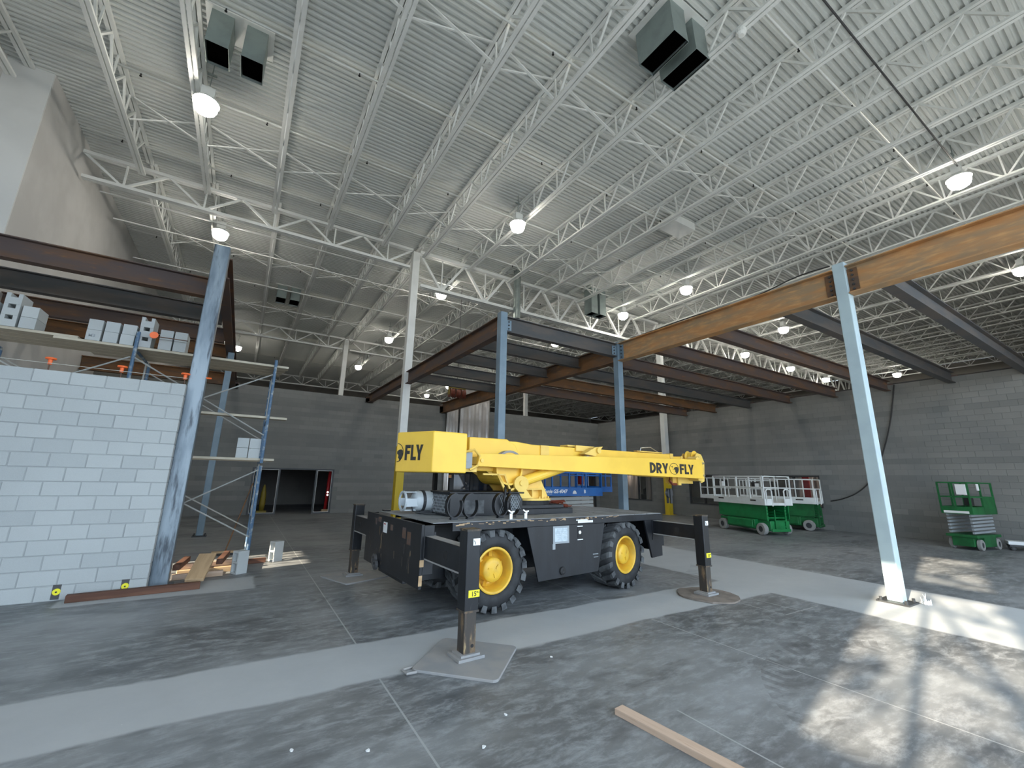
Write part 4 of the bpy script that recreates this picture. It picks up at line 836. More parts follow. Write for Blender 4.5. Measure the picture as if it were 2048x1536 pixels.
def wordmark(parent, origin, rot, size, left, right, gap_r, bold, ky):
    # left word, round emblem, right word; origin is the emblem centre
    H = size * 0.70; Mx = Matrix.Translation(origin) @ rot.to_matrix().to_4x4()
    def put(me, nm):
        me.transform(Mx); me.materials.clear(); me.materials.append(MATS['ink']); o = place(me, nm, None, parent); return o
    for word, sg in ((left, -1), (right, 1)):
        if not word: continue
        me = block_word(word, H, bold)
        xs = [v.co.x for v in me.vertices]; wd = max(xs) - min(xs)
        sh = gap_r - min(xs) if sg > 0 else -gap_r - max(xs)
        for v in me.vertices: v.co.x += sh; v.co.y -= H / 2
        put(me, 'lettering')
    r0 = gap_r * 0.80
    ring = MB()
    n = 36; a0, a1 = (0, 2 * math.pi)
    ks = [k for k in range(n) if left or math.cos((k + .5) * 2 * math.pi / n) > -0.05]
    for k in ks:
        t0, t1 = 2 * math.pi * k / n, 2 * math.pi * (k + 1) / n
        q = [(r0 * math.cos(t0), r0 * ky * math.sin(t0)), (r0 * math.cos(t1), r0 * ky * math.sin(t1)), (r0 * .92 * math.cos(t1), r0 * ky * .93 * math.sin(t1)), (r0 * .92 * math.cos(t0), r0 * ky * .93 * math.sin(t0))]
        ring.prism(q, -0.001, 0.001)
    blob = [(-.05, .12), (.25, .30), (.62, .34), (.86, .22), (.90, -.15), (.72, -.55), (.50, -.95), (.34, -.62), (.18, -.60), (.22, -.25), (.0, -.12)]
    ring.prism([(max(x, -0.02 if not left else -9) * r0, y * r0 * ky) for x, y in blob], -0.001, 0.001)
    if left: ring.prism([(-.62 * r0, .35 * r0 * ky), (-.30 * r0, .42 * r0 * ky), (-.40 * r0, .18 * r0 * ky)], -0.001, 0.001).prism([(-.35 * r0, .02 * r0 * ky), (-.15 * r0, -.08 * r0 * ky), (-.12 * r0, -.25 * r0 * ky)], -0.001, 0.001)
    put(ring.mesh('emblem'), 'emblem')
from mathutils import Euler
tilt = -math.atan2(0.04, 6.2)
wordmark(jb, Vector((3.765, -0.524, 2.10)), Euler((math.pi / 2, 0.0, 0)), 0.315, 'DRY', 'FLY', 0.21, 1.16, 0.75)
# counterweight
cw = P('counterweight', 'crane_yellow', MB().prism([(-1.60, -0.66), (-2.16, -0.66), (-2.46, 0.0), (-2.16, 0.66), (-1.60, 0.66)], 1.875, 2.47, 'xy'), bevel=0.018)
fd = Vector((-2.16 + 2.46, -0.66, 0)); ang = math.atan2(fd.y, fd.x)
nrm = Vector((fd.y, -fd.x, 0)).normalized()
wordmark(cw, Vector((-2.46, 0, 2.16)) + nrm * 0.004 + fd.normalized() * 0.02, Euler((math.pi / 2, 0, ang)), 0.325, '', 'FLY', 0.16, 0.74, 1.1)
P('valve_block', 'tape_grey', MB().box(-1.60, -1.40, -0.48, -0.28, 1.95, 2.20).tube((-1.5, -0.50, 2.1), (-1.5, -0.46, 2.1), 0.05, 10), cw)
P('pipework', 'crane_yellow_pale', MB().pipe([(-1.55, -0.5, 2.2), (-1.40, -0.54, 2.24), (-1.30, -0.54, 2.15), (-1.32, -0.52, 2.0), (-1.45, -0.5, 1.93)], 0.02).box(-1.58, -1.30, -0.46, -0.30, 1.90, 2.0), cw)
# cab on the far side
cb = P('cab', 'dark_grime', MB().box(-1.42, -0.30, 0.25, 0.95, DZ, 1.56).box(-1.40, -1.32, 0.25, 0.32, 1.56, 1.88).box(-0.42, -0.34, 0.25, 0.32, 1.56, 1.88).box(-1.40, -1.32, 0.88, 0.95, 1.56, 1.88).box(-0.42, -0.34, 0.88, 0.95, 1.56, 1.88).box(-1.42, -0.30, 0.25, 0.95, 1.88, 1.92).box(-1.0, -0.94, 0.25, 0.30, 1.56, 1.88), bevel=0.01)
P('windscreen', 'cab_glass', MB().box(-0.94, -0.42, 0.27, 0.28, 1.56, 1.88), cb); P('windscreen', 'cab_glass', MB().box(-1.32, -1.0, 0.27, 0.28, 1.56, 1.88), cb)
P('marker_light', 'rust_orange', MB().box(-1.43, -1.38, 0.235, 0.25, 1.80, 1.85), cb)
# engine cover with mesh grille, hose rings, tank
ec = P('engine_cover', 'crane_black', MB().box(-1.72, -0.36, -0.42, 0.25, DZ, DZ + 0.34).box(-1.74, -0.34, -0.44, 0.27, DZ + 0.34, DZ + 0.365), bevel=0.008)
P('dusty_panel', 'tyre_dusty', MB().box(-1.56, -1.12, -0.4245, -0.42, DZ + 0.04, DZ + 0.24), ec)
gr = MB()
for k in range(-3, 13):
    for sg in (1, -1):
        x = -0.80 + k * 0.035
        a = (x, -0.424, DZ + 0.03) if sg > 0 else (x, -0.424, DZ + 0.31); b_ = (x + 0.14, -0.424, DZ + 0.31) if sg > 0 else (x + 0.14, -0.424, DZ + 0.03)
        if -0.86 < a[0] and b_[0] < -0.36: gr.bar(a, b_, 0.005, 0.006)
        x2 = -1.72
gr.build('mesh_grille', 'tape_grey', ec)
gr = MB()
for k in range(0, 12):
    y = -0.40 + k * 0.045
    gr.bar((-1.742, y, DZ + 0.04), (-1.742, y + 0.14, DZ + 0.32), 0.005, 0.006).bar((-1.742, y + 0.14, DZ + 0.04), (-1.742, y, DZ + 0.32), 0.005, 0.006)
gr.build('mesh_grille', 'tape_grey', ec)
P('worn_cross', 'tape_grey', MB().bar((-0.62, -0.43, DZ + 0.22), (-0.50, -0.43, DZ + 0.10), 0.012, 0.006).bar((-0.50, -0.43, DZ + 0.22), (-0.60, -0.43, DZ + 0.10), 0.012, 0.006), ec)
for k, u_ in enumerate((-1.84, -1.58, -1.05, -0.82)):
    mb = MB(); r0, r1, w_ = 0.155, 0.172, 0.04; n = 22
    a_lo, a_hi = (R(75), R(385)) if k < 3 else (R(110), R(330))
    yc = -0.78; zc = DZ + 0.19
    for i in range(n):
        t0 = a_lo + (a_hi - a_lo) * i / n; t1 = a_lo + (a_hi - a_lo) * (i + 1) / n
        vs = [(u_ + rr * math.cos(t) * 0.75, yc + ww_, zc + rr * math.sin(t)) for t in (t0, t1) for rr in (r0, r1) for ww_ in (-w_, w_)]
        mb.add(vs, [(0, 1, 3, 2), (4, 6, 7, 5), (0, 4, 5, 1), (2, 3, 7, 6), (0, 2, 6, 4), (1, 5, 7, 3)])
    mb.box(u_ - 0.05, u_ + 0.05, yc - 0.03, yc + 0.03, DZ, DZ + 0.025)
    P('outrigger_pad_ring', 'crane_black', mb); 
for u_ in (-1.02, -0.75): P('clamp', 'steel_bright', MB().box(u_ - 0.025, u_ + 0.025, -1.03, -1.0, DZ, DZ + 0.08).bar((u_ - 0.05, -1.02, DZ + 0.13), (u_ + 0.03, -1.02, DZ + 0.08), 0.02, 0.02).bar((u_ - 0.01, -1.02, DZ + 0.10), (u_ + 0.06, -1.02, DZ + 0.11), 0.015, 0.02))
tk = P('gas_tank', 'tank_grey', MB().lathe([(0.0, -2.02), (0.10, -2.02), (0.15, -1.99), (0.158, -1.94), (0.158, -1.56), (0.14, -1.50), (0.0, -1.48)], 24, 'x', (0, 0.30, DZ + 0.20)), smooth=True)
P('tank_collar', 'tank_grey', MB().lathe([(0.13, -2.20), (0.155, -2.20), (0.155, -2.17), (0.13, -2.17)], 24, 'x', (0, 0.30, DZ + 0.20), True).box(-2.18, -1.98, 0.24, 0.36, DZ + 0.33, DZ + 0.345).box(-2.18, -1.98, 0.165, 0.18, DZ + 0.12, DZ + 0.24).box(-2.18, -1.98, 0.42, 0.435, DZ + 0.12, DZ + 0.24).box(-2.18, -1.98, 0.24, 0.36, DZ + 0.055, DZ + 0.07), tk)
P('tank_strap', 'frame_dark', MB().lathe([(0.16, -1.90), (0.168, -1.90), (0.168, -1.85), (0.16, -1.85)], 24, 'x', (0, 0.30, DZ + 0.20), True).lathe([(0.16, -1.62), (0.168, -1.62), (0.168, -1.57), (0.16, -1.57)], 24, 'x', (0, 0.30, DZ + 0.20), True).box(-1.92, -1.55, 0.2, 0.4, DZ, DZ + 0.05), tk)
P('tank_valve', 'frame_dark', MB().box(-2.08, -2.02, 0.27, 0.33, DZ + 0.17, DZ + 0.23).pipe([(-2.05, 0.30, DZ + 0.2), (-2.05, 0.2, DZ + 0.05), (-1.9, 0.05, DZ + 0.015), (-1.75, 0.0, DZ + 0.02)], 0.012, 6), tk)
P('far_deck_post', 'crane_black', MB().box(-2.25, -2.15, 0.9, 1.04, DZ, DZ + 0.02))

# outrigger pads lying on the floor
def crane_pt(u_, v_): return (4.45 + u_ * math.cos(R(3)) - v_ * math.sin(R(3)), 6.61 + u_ * math.sin(R(3)) + v_ * math.cos(R(3)))
def rounded_sq(s, r, n=5):
    return [(sx * (s - r) + r * math.cos(a0 + k * math.pi / 2 / n), sy * (s - r) + r * math.sin(a0 + k * math.pi / 2 / n)) for sx, sy, a0 in ((1, 1, 0), (-1, 1, math.pi / 2), (-1, -1, math.pi), (1, -1, 3 * math.pi / 2)) for k in range(n + 1)]
px_, py_ = crane_pt(-2.33, -2.12)
o = MB().prism(rounded_sq(0.43, 0.06), 0, 0.026).build('outrigger_mat', 'pad_grey', None, bevel=0.004, loc=(2.25, 4.36, 0)); o.rotation_euler.z = R(45)
tag(o, 'square dusty grey mat under the nearest outrigger', 'mat', 'outrigger mats')
MB().pipe([(-0.44, 0.36, 0.012), (-0.52, 0.42, 0.02), (-0.46, 0.50, 0.02), (-0.36, 0.45, 0.012)], 0.012, 6).build('rope_handle', 'pad_grey', o)
px_, py_ = crane_pt(2.28, -1.98); q = random.Random(4)
poly = [(0.48 * (1 + q.uniform(-.06, .05)) * math.cos(a), 0.48 * (1 + q.uniform(-.06, .05)) * math.sin(a)) for a in [2 * math.pi * k / 26 for k in range(26)]]
o = MB().prism(poly, 0, 0.026).build('outrigger_mat', 'pad_wood', None, bevel=0.006, loc=(px_ + 0.02, py_ - 0.02, 0)); tag(o, 'round worn wooden mat under the outrigger at the boom tip end', 'mat', 'outrigger mats')
o2 = MB().prism([(x * 0.96 + 0.01, y * 0.96) for x, y in poly], 0.0, 0.001).build('underside', 'pad_wood', o)
px_, py_ = crane_pt(-2.33, 2.12)
o = MB().prism(rounded_sq(0.44, 0.04), 0, 0.026).build('outrigger_mat', 'pad_grey', None, bevel=0.004, loc=(px_ + 0.03, py_ - 0.05, 0)); o.rotation_euler.z = R(20); tag(o, 'square mat under the far left outrigger', 'mat', 'outrigger mats')
px_, py_ = crane_pt(2.28, 2.05)
o = MB().prism(rounded_sq(0.40, 0.04), 0, 0.026).build('outrigger_mat', 'pad_wood', None, bevel=0.004, loc=(px_, py_, 0)); tag(o, 'mat under the far right outrigger behind the crane', 'mat', 'outrigger mats')

# ------------------------------------------------------------------ scissor lifts
def lift_wheel(t, x, y, r, w_, m='wheel_grey', hub='frame_dark'):
    wm = thing('wheel', None, None); wm.parent = t; wm.location = (x, y, r)
    MB().lathe([(r * .5, -w_ / 2), (r * .92, -w_ / 2), (r, -w_ * .35), (r, w_ * .35), (r * .92, w_ / 2), (r * .5, w_ / 2)], 20, 'y', (0, 0, 0), True).build('tyre', m, wm, smooth=False)
    MB().lathe([(0, -w_ * .42), (r * .5, -w_ * .42), (r * .5, w_ * .42), (0, w_ * .42)], 14, 'y').build('hub', hub, wm)
def big_lift(label, loc, rz, base_m, rail_m, deck_z=1.12, rail_z=2.06, L=2.5, W=1.2, ext=0.9, text=None, sides_solid=True):
    t = thing('scissor_lift', label, 'lift', loc, rz, 'scissor lifts'); h = W / 2
    # x = long axis, front (with entry gate) at -x
    for sx in (-L / 2 + 0.28, L / 2 - 0.28):
        for sy in (-1, 1): lift_wheel(t, sx, sy * (h - 0.08), 0.21, 0.17)
    P('base_frame', base_m, MB().box(-L / 2, L / 2, -h + 0.18, h - 0.18, 0.16, 0.50).box(-L / 2 + 0.55, L / 2 - 0.55, -h + 0.02, h - 0.02, 0.20, 0.52).box(-L / 2 - 0.06, -L / 2, -h + 0.2, h - 0.2, 0.14, 0.24), t, bevel=0.015)
    for s in (-1, 1):
        P('tray_cover', base_m, MB().box(-L / 2 + 0.62, L / 2 - 0.62, s * (h - 0.0) - 0.02, s * (h - 0.0) + 0.02, 0.24, 0.49), t, bevel=0.015)
    sm = MB(); z = 0.54
    while z < deck_z - 0.12:
        for s in (-1, 1): sm.bar((-L / 2 + 0.1, s * (h - 0.20), z), (L / 2 - 0.1, s * (h - 0.20), z + 0.03), 0.06, 0.085)
        z += 0.105
    sm.tube((-L / 2 + 0.15, -h + 0.2, 0.6), (-L / 2 + 0.15, h - 0.2, 0.6), 0.035).tube((L / 2 - 0.15, -h + 0.2, 0.8), (L / 2 - 0.15, h - 0.2, 0.8), 0.035)
    P('scissor_arms', base_m if sides_solid else 'scaffold_grey', sm, t)
    if sides_solid:
        for s in (-1, 1): P('side_guard', base_m, MB().box(-L / 2 + 0.04, L / 2 - 0.04, s * (h - 0.11) - 0.012, s * (h - 0.11) + 0.012, 0.56, deck_z - 0.10), t)
    pd = P('platform_deck', rail_m, MB().box(-L / 2 - 0.05, L / 2 + 0.1, -h, h, deck_z - 0.09, deck_z).box(-L / 2 - 0.05, L / 2 + 0.1, -h - 0.012, -h, deck_z - 0.09, deck_z + 0.14).box(-L / 2 - 0.05, L / 2 + 0.1, h, h + 0.012, deck_z - 0.09, deck_z + 0.14).box(-L / 2 - 0.05, -L / 2 - 0.04, -h, -0.25, deck_z, deck_z + 0.14).box(-L / 2 - 0.05, -L / 2 - 0.04, 0.25, h, deck_z, deck_z + 0.14), t)
    P('deck_extension', rail_m, MB().box(L / 2 + 0.1, L / 2 + 0.1 + ext, -h + 0.05, h - 0.05, deck_z + 0.02, deck_z + 0.07).box(L / 2 + 0.1, L / 2 + 0.1 + ext, -h + 0.04, -h + 0.05, deck_z + 0.02, deck_z + 0.17).box(L / 2 + 0.1, L / 2 + 0.1 + ext, h - 0.05, h - 0.04, deck_z + 0.02, deck_z + 0.17).box(L / 2 + 0.09 + ext, L / 2 + 0.1 + ext, -h + 0.05, h - 0.05, deck_z + 0.02, deck_z + 0.17), t)
    xs0, xs1 = -L / 2 - 0.03, L / 2 + 0.08
    for s in (-1, 1):
        rl = MB(); yv = s * (h - 0.015)
        for z in (rail_z, (rail_z + deck_z) / 2 + 0.06): rl.bar((xs0, yv, z), (xs1, yv, z), 0.04)
        k = 5
        for i in range(k): x = xs0 + (xs1 - xs0) * i / (k - 1); rl.bar((x, yv, deck_z), (x, yv, rail_z), 0.038)
        P('guard_rail', rail_m, rl, t)
        rl = MB(); ye = s * (h - 0.07)
        for z in (rail_z - 0.07, (rail_z + deck_z) / 2): rl.bar((xs1 - 0.9, ye, z), (xs1 + ext, ye, z), 0.034)
        for i in range(3): x = xs1 + ext * i / 2; rl.bar((x, ye, deck_z + 0.06), (x, ye, rail_z - 0.07), 0.034)
        P('extension_rail', rail_m, rl, t)
    rl = MB(); xe = xs1 + ext
    for z in (rail_z - 0.07, (rail_z + deck_z) / 2): rl.bar((xe, -h + 0.07, z), (xe, h - 0.07, z), 0.034)
    P('end_rail', rail_m, rl, t)
    gt = MB()
    for s in (-1, 1): gt.pipe([(xs0, s * (h - 0.02), rail_z - 0.06), (xs0, s * (h - 0.09), rail_z), (xs0, s * 0.02, rail_z)], 0.02, 8)
    for s in (-1, 1):
        gt.pipe([(xs0 - 0.02, s * 0.52, deck_z - 0.05), (xs0 - 0.02, s * 0.52, deck_z + 0.42), (xs0 - 0.02, s * 0.46, deck_z + 0.48), (xs0 - 0.02, s * 0.33, deck_z + 0.48), (xs0 - 0.02, s * 0.27, deck_z + 0.42), (xs0 - 0.02, s * 0.27, deck_z - 0.12)], 0.024, 8)
    gt.bar((xs0, -h, (rail_z + deck_z) / 2 + 0.06), (xs0, h, (rail_z + deck_z) / 2 + 0.06), 0.025)
    P('entry_gate', rail_m, gt, t)
    P('control_box', 'black_plastic', MB().box(xs1 + ext - 0.45, xs1 + ext - 0.15, -h + 0.02, -h + 0.12, rail_z - 0.42, rail_z - 0.15), t)
    P('manual_box', 'sticker_white' if base_m != 'lift_blue' else 'black_plastic', MB().box(xs1 - 0.5, xs1 - 0.34, h - 0.12, h - 0.05, rail_z - 0.42, rail_z - 0.20), t)
    P('ladder', base_m, MB().box(-L / 2 - 0.05, -L / 2 - 0.02, -0.22, 0.22, 0.30, 0.33).box(-L / 2 - 0.05, -L / 2 - 0.02, -0.22, 0.22, 0.50, 0.53).box(-L / 2 - 0.05, -L / 2 - 0.02, -0.24, -0.21, 0.2, 0.9).box(-L / 2 - 0.05, -L / 2 - 0.02, 0.21, 0.24, 0.2, 0.9), t)
    P('decal', 'sticker_white', MB().box(-L / 2 + 0.2, -L / 2 + 0.36, -h - 0.014, -h - 0.012, deck_z - 0.03, deck_z + 0.02).box(-L / 2 + 0.9, -L / 2 + 1.3, h + 0.012, h + 0.014, deck_z + 0.02, deck_z + 0.06), t)
    P('dark_decal', 'ink', MB().box(-L / 2 + 0.35, -L / 2 + 0.62, h + 0.012, h + 0.0145, deck_z + 0.04, deck_z + 0.09).box(L / 2 - 0.5, L / 2 - 0.2, h + 0.012, h + 0.0145, deck_z + 0.05, deck_z + 0.10), t)
    return t
big_lift('green and white scissor lift nearest the crane boom tip', (17.30, 9.75, 0), R(72), 'lift_green', 'lift_white', 1.14, 2.08)
big_lift('second green and white scissor lift parked behind the first by the wall', (20.25, 9.95, 0), R(100), 'lift_green_dark', 'lift_white', 1.14, 2.02, 2.4, 1.15, 0.3)
bt = big_lift('blue scissor lift standing behind the crane', (7.78, 9.96, 0), R(0.5), 'lift_blue', 'lift_blue', 1.46, 2.42, 2.3, 1.15, 0.45, None, False)
for body, sz, x, shr in (('Genie', 0.135, -0.92, 0.3), ('GS-4047', 0.135, -0.56, 0.25), ('B', 0.13, 0.53, 0)):
    me = text_mesh(body, sz, 0.004, shr, 0.001); me.materials.append(MATS['ink_white'])
    place(me, 'lettering', None, bt, (x, -0.588, 1.45), (math.pi / 2, 0, 0))
P('round_badge', 'sticker_white', MB().prism([(0.07 * math.cos(a), 0.09 * math.sin(a)) for a in [math.pi * k / 12 for k in range(13)]], 0.588, 0.590, 'xz'), bt).location = (0.19, -1.178, 1.43)
P('underline', 'ink_white', MB().box(-0.9, -0.60, -0.590, -0.588, 1.415, 1.422), bt)
# cables heaped on the deck behind the turntable
q = random.Random(2); cp = MB()
for k in range(7):
    c0 = (rnd.uniform(-.15, .15), rnd.uniform(-.1, .1)); cp.pipe([(c0[0] + q.uniform(.08, .2) * math.cos(a), c0[1] + q.uniform(.06, .12) * math.sin(a), 0.02 + 0.02 * k + q.uniform(0, .02)) for a in [j * 0.8 for j in range(9)]], 0.012, 5)
px_, py_ = crane_pt(1.25, 0.45); o = cp.build('cable_heap', 'hoist_red', loc=(px_, py_, DZ + 0.01)); tag(o, 'tangle of reddish cables lying on the crane deck', 'cable')
# small green lift near the right wall
t = thing('scissor_lift', 'small dark green scissor lift by the right block wall', 'lift', (19.75, 4.28, 0), R(-9), 'scissor lifts'); t.scale = (0.8, 0.95, 1)
for sx in (-0.62, 0.62):
    for sy in (-0.33, 0.33): lift_wheel(t, sx, sy, 0.16, 0.11)
P('base_frame', 'lift_green_dark', MB().box(-0.85, 0.85, -0.26, 0.26, 0.10, 0.42).box(-0.42, 0.42, -0.38, 0.38, 0.10, 0.40).box(-0.9, 0.9, -0.38, 0.38, 0.36, 0.44), t, bevel=0.01)
sm = MB(); z = 0.50
while z < 1.0:
    for s in (-1, 1): sm.bar((-0.80, s * 0.28, z), (0.80, s * 0.28, z + 0.03), 0.05, 0.06)
    z += 0.10
P('scissor_arms', 'tape_grey', sm, t)
P('platform_deck', 'lift_green_dark', MB().box(-0.85, 0.95, -0.38, 0.38, 1.04, 1.12).box(-0.85, 0.95, -0.39, -0.375, 1.04, 1.26).box(-0.85, 0.95, 0.375, 0.39, 1.04, 1.26).box(-0.865, -0.85, -0.39, 0.39, 1.04, 1.26).box(0.95, 0.965, -0.39, 0.39, 1.04, 1.26), t)
for s in (-1, 1):
    rl = MB()
    for z in (1.98, 1.55): rl.bar((-0.85, s * 0.37, z), (0.95, s * 0.37, z), 0.04)
    for x in (-0.85, 0.05, 0.95): rl.bar((x, s * 0.37, 1.1), (x, s * 0.37, 1.98), 0.045)
    P('guard_rail', 'lift_green_dark', rl, t)
rl = MB()
for z in (1.98, 1.55): rl.bar((-0.85, -0.37, z), (-0.85, 0.37, z), 0.04)
rl.bar((-0.85, 0.0, 1.1), (-0.85, 0, 1.98), 0.04)
P('end_rail', 'lift_green_dark', rl, t)
P('top_rail', 'lift_green_dark', MB().bar((0.95, -0.37, 1.98), (0.95, 0.37, 1.98), 0.04), t); P('mid_rail', 'lift_green_dark', MB().bar((0.95, -0.37, 1.55), (0.95, 0.37, 1.55), 0.04), t)
P('side_panel', 'lift_green_dark', MB().box(0.05, 0.95, -0.385, -0.375, 1.26, 1.55), t)
P('manual_box', 'sticker_white', MB().box(-0.92, -0.86, -0.34, -0.10, 1.62, 1.93), t); P('manual_box', 'sticker_white', MB().box(-0.25, -0.1, -0.41, -0.39, 1.75, 1.95), t)
P('name_plate', 'sticker_white', MB().box(-0.872, -0.866, -0.30, 0.32, 1.06, 1.13), t); P('control_box', 'black_plastic', MB().box(-0.80, -0.55, -0.36, -0.2, 1.3, 1.55), t)
# white trolley cut by the right edge
t = thing('white_cart', 'low white cart cut by the right edge beside the small green lift', 'cart', (20.55, 3.72, 0), R(-70))
P('top', 'ink_white', MB().box(-0.05, 1.6, -0.25, 0.25, 0.17, 0.27), t, bevel=0.01)
for x in (0.05, 1.4): lift_wheel(t, x, -0.18, 0.06, 0.04, 'black_plastic'); lift_wheel(t, x, 0.18, 0.06, 0.04, 'black_plastic')
P('frame', 'frame_dark', MB().box(-0.02, 1.55, -0.2, 0.2, 0.11, 0.17), t)

# black power cord draped over the right wall down to the lift
pts = [(XR_ROOM - 0.04, 5.87, 5.66), (XR_ROOM - 0.06, 5.99, 5.07), (XR_ROOM - 0.06, 6.17, 4.31), (XR_ROOM - 0.07, 6.43, 3.47), (XR_ROOM - 0.07, 6.77, 2.62), (XR_ROOM - 0.08, 7.12, 2.01), (XR_ROOM - 0.10, 7.59, 1.55), (XR_ROOM - 0.12, 8.13, 1.28), (XR_ROOM - 0.14, 8.55, 1.17)]
def smooth_pts(pts, n=6):
    pts = [Vector(p) for p in pts]; out = []
    for i in range(len(pts) - 1):
        p0, p1, p2, p3 = pts[max(i - 1, 0)], pts[i], pts[i + 1], pts[min(i + 2, len(pts) - 1)]
        for k in range(n):
            t = k / n; out.append(0.5 * ((2 * p1) + (-p0 + p2) * t + (2 * p0 - 5 * p1 + 4 * p2 - p3) * t * t + (-p0 + 3 * p1 - 3 * p2 + p3) * t ** 3))
    return out + [pts[-1]]
tag(MB().pipe(smooth_pts(pts), 0.022, 6).build('power_cord', 'cord_black', smooth=True), 'black cord hanging down the right block wall to the lift', 'cord')
# thin wire along the top of the orange beam
tag(MB().pipe(smooth_pts([(X4 - 0.02, 8.3, ZT + 0.03), (X4 - 0.03, 6.5, ZT + 0.06), (X4 - 0.02, 4.8, ZT + 0.03), (X4 - 0.04, 3.8, ZT + 0.14), (X4 - 0.05, 3.2, ZT + 0.115)]), 0.014, 5).build('thin_cable', 'cord_black'), 'thin black cable lying along the orange rusty beam', 'cable')

# plastic wrapped panels above the back wall and the hoist
sheet('plastic_sheet', 'wrap_plastic', 'shiny grey plastic sheet hanging over the back wall, wide right piece', 'sheet', 21.9, (10.25, 12.15), 0.0, 6.75, 0.0, 0.035, 'plastic sheets', 'y')
sheet('plastic_sheet', 'wrap_plastic', 'shiny grey plastic sheet hanging over the back wall, narrow left piece', 'sheet', 22.05, (9.5, 10.2), 0.0, 6.1, 0.0, 0.03, 'plastic sheets', 'y')
t = thing('chain_hoist', 'dark red hoist pulleys hanging under the small frame beams', 'hoist', (8.35, 19.0, 5.85))
for k in range(3): P('pulley', 'hoist_red', MB().lathe([(0.05, -0.1), (0.24, -0.1), (0.17, 0), (0.24, 0.1), (0.05, 0.1)], 18, 'x', (k * 0.30, 0, 0)), t, smooth=False)
P('yoke', 'yellow_dull', MB().box(-0.14, 0.76, -0.05, 0.05, 0.24, 0.32).box(-0.16, -0.12, -0.08, 0.08, -0.1, 0.32), t)
P('chain', 'frame_dark', MB().tube((0.3, 0, 0.3), (0.3, 0, DECK_Z - 5.85), 0.012, 5), t)

# ------------------------------------------------------------------ scaffold behind the half-built wall
SY0, SY1 = 9.92, 11.35
SCF = thing('scaffold', 'blue steel scaffold tower standing behind the half-built block wall', 'scaffold')
def scaffold_frame(x, zoff, label, h=1.95, stub=0.0):
    t = thing('scaffold_frame', None, None, (x, 0, zoff)); t.parent = SCF; rz_ = 1.963 if zoff else 2.023
    P('post', 'scaffold_blue', MB().tube((0, SY0, 0), (0, SY0, h + stub), 0.03, 10), t); P('post', 'scaffold_blue', MB().tube((0, SY1, 0), (0, SY1, h), 0.03, 10), t)
    P('rung', 'scaffold_blue', MB().tube((0, SY0, rz_), (0, SY1, rz_), 0.024, 8).tube((0, SY0, 0.876), (0, SY1, 0.876), 0.024, 8), t)
    P('ladder_brace', 'scaffold_grey', MB().tube((0, SY1 - 0.3, 0.90), (0, SY1 - 0.3, rz_), 0.016, 6).tube((0, SY0, 1.5), (0, SY0 + 0.1, 1.7), 0.016, 6), t)
    return t
for x, lb in ((0.33, 'right end'), (-1.95, 'middle'), (-4.1, 'left end')):
    scaffold_frame(x, 0, 'lower blue scaffold frame at the %s behind the block wall' % lb); scaffold_frame(x, 2.0, 'upper blue scaffold frame at the %s behind the block wall' % lb, 1.95, 0.18 if x > 0 else 0.35)
def sbrace(a, b, label): MB().tube(a, b, 0.014, 6).build('scaffold_brace', 'scaffold_grey', SCF)
for z0, nm in ((0.62, 'lower'), (2.55, 'upper')):
    for i, (xa, xb, nn) in enumerate(((-1.92, 0.30, 'right-hand'), (-4.07, -1.98, 'left-hand'))):
        sbrace((xa, SY0 - 0.045, z0 + 1.25), (xb, SY0 - 0.045, z0), 'falling cross brace of the %s %s scaffold bay' % (nm, nn)); sbrace((xa, SY0 - 0.075, z0), (xb, SY0 - 0.075, z0 + 1.25), 'rising cross brace of the %s %s scaffold bay' % (nm, nn))
        sbrace((xa, SY1 + 0.05, z0 + 1.25), (xb, SY1 + 0.05, z0), 'rear cross brace of the %s %s scaffold bay' % (nm, nn))
def plank(x0, x1, y, z, label, w_=0.24, th=0.045, m='plank_pale', group='scaffold planks', rz=0.0):
    o = MB().box(-(x1 - x0) / 2, (x1 - x0) / 2, -w_ / 2, w_ / 2, 0, th).build('scaffold_plank', m, loc=((x0 + x1) / 2, y, z), bevel=0.004); o.rotation_euler.z = rz
    return tag(o, label, 'plank', group)
for i, y in enumerate((10.09, 10.36, 10.63, 10.9)):
    plank(-3.05 + 0.1 * i, 0.58 - 0.04 * i, y, 3.99, 'long pale plank of the top scaffold deck, %s from the wall, right length' % ORD[i]); plank(-5.2, -2.75 + 0.05 * i, y + 0.01, 4.036, 'long pale plank of the top scaffold deck, %s from the wall, left length' % ORD[i])
plank(-1.9, 0.68, 10.09, 2.90, 'single pale plank across the middle of the scaffold'); 
for i, y in enumerate((10.09, 10.36, 10.95)): plank(-1.9, 0.55 if i < 2 else 0.45, y, 2.05 + (i == 1) * 0.0, 'pale plank of the lower scaffold deck, %s from the wall' % ORD[i])
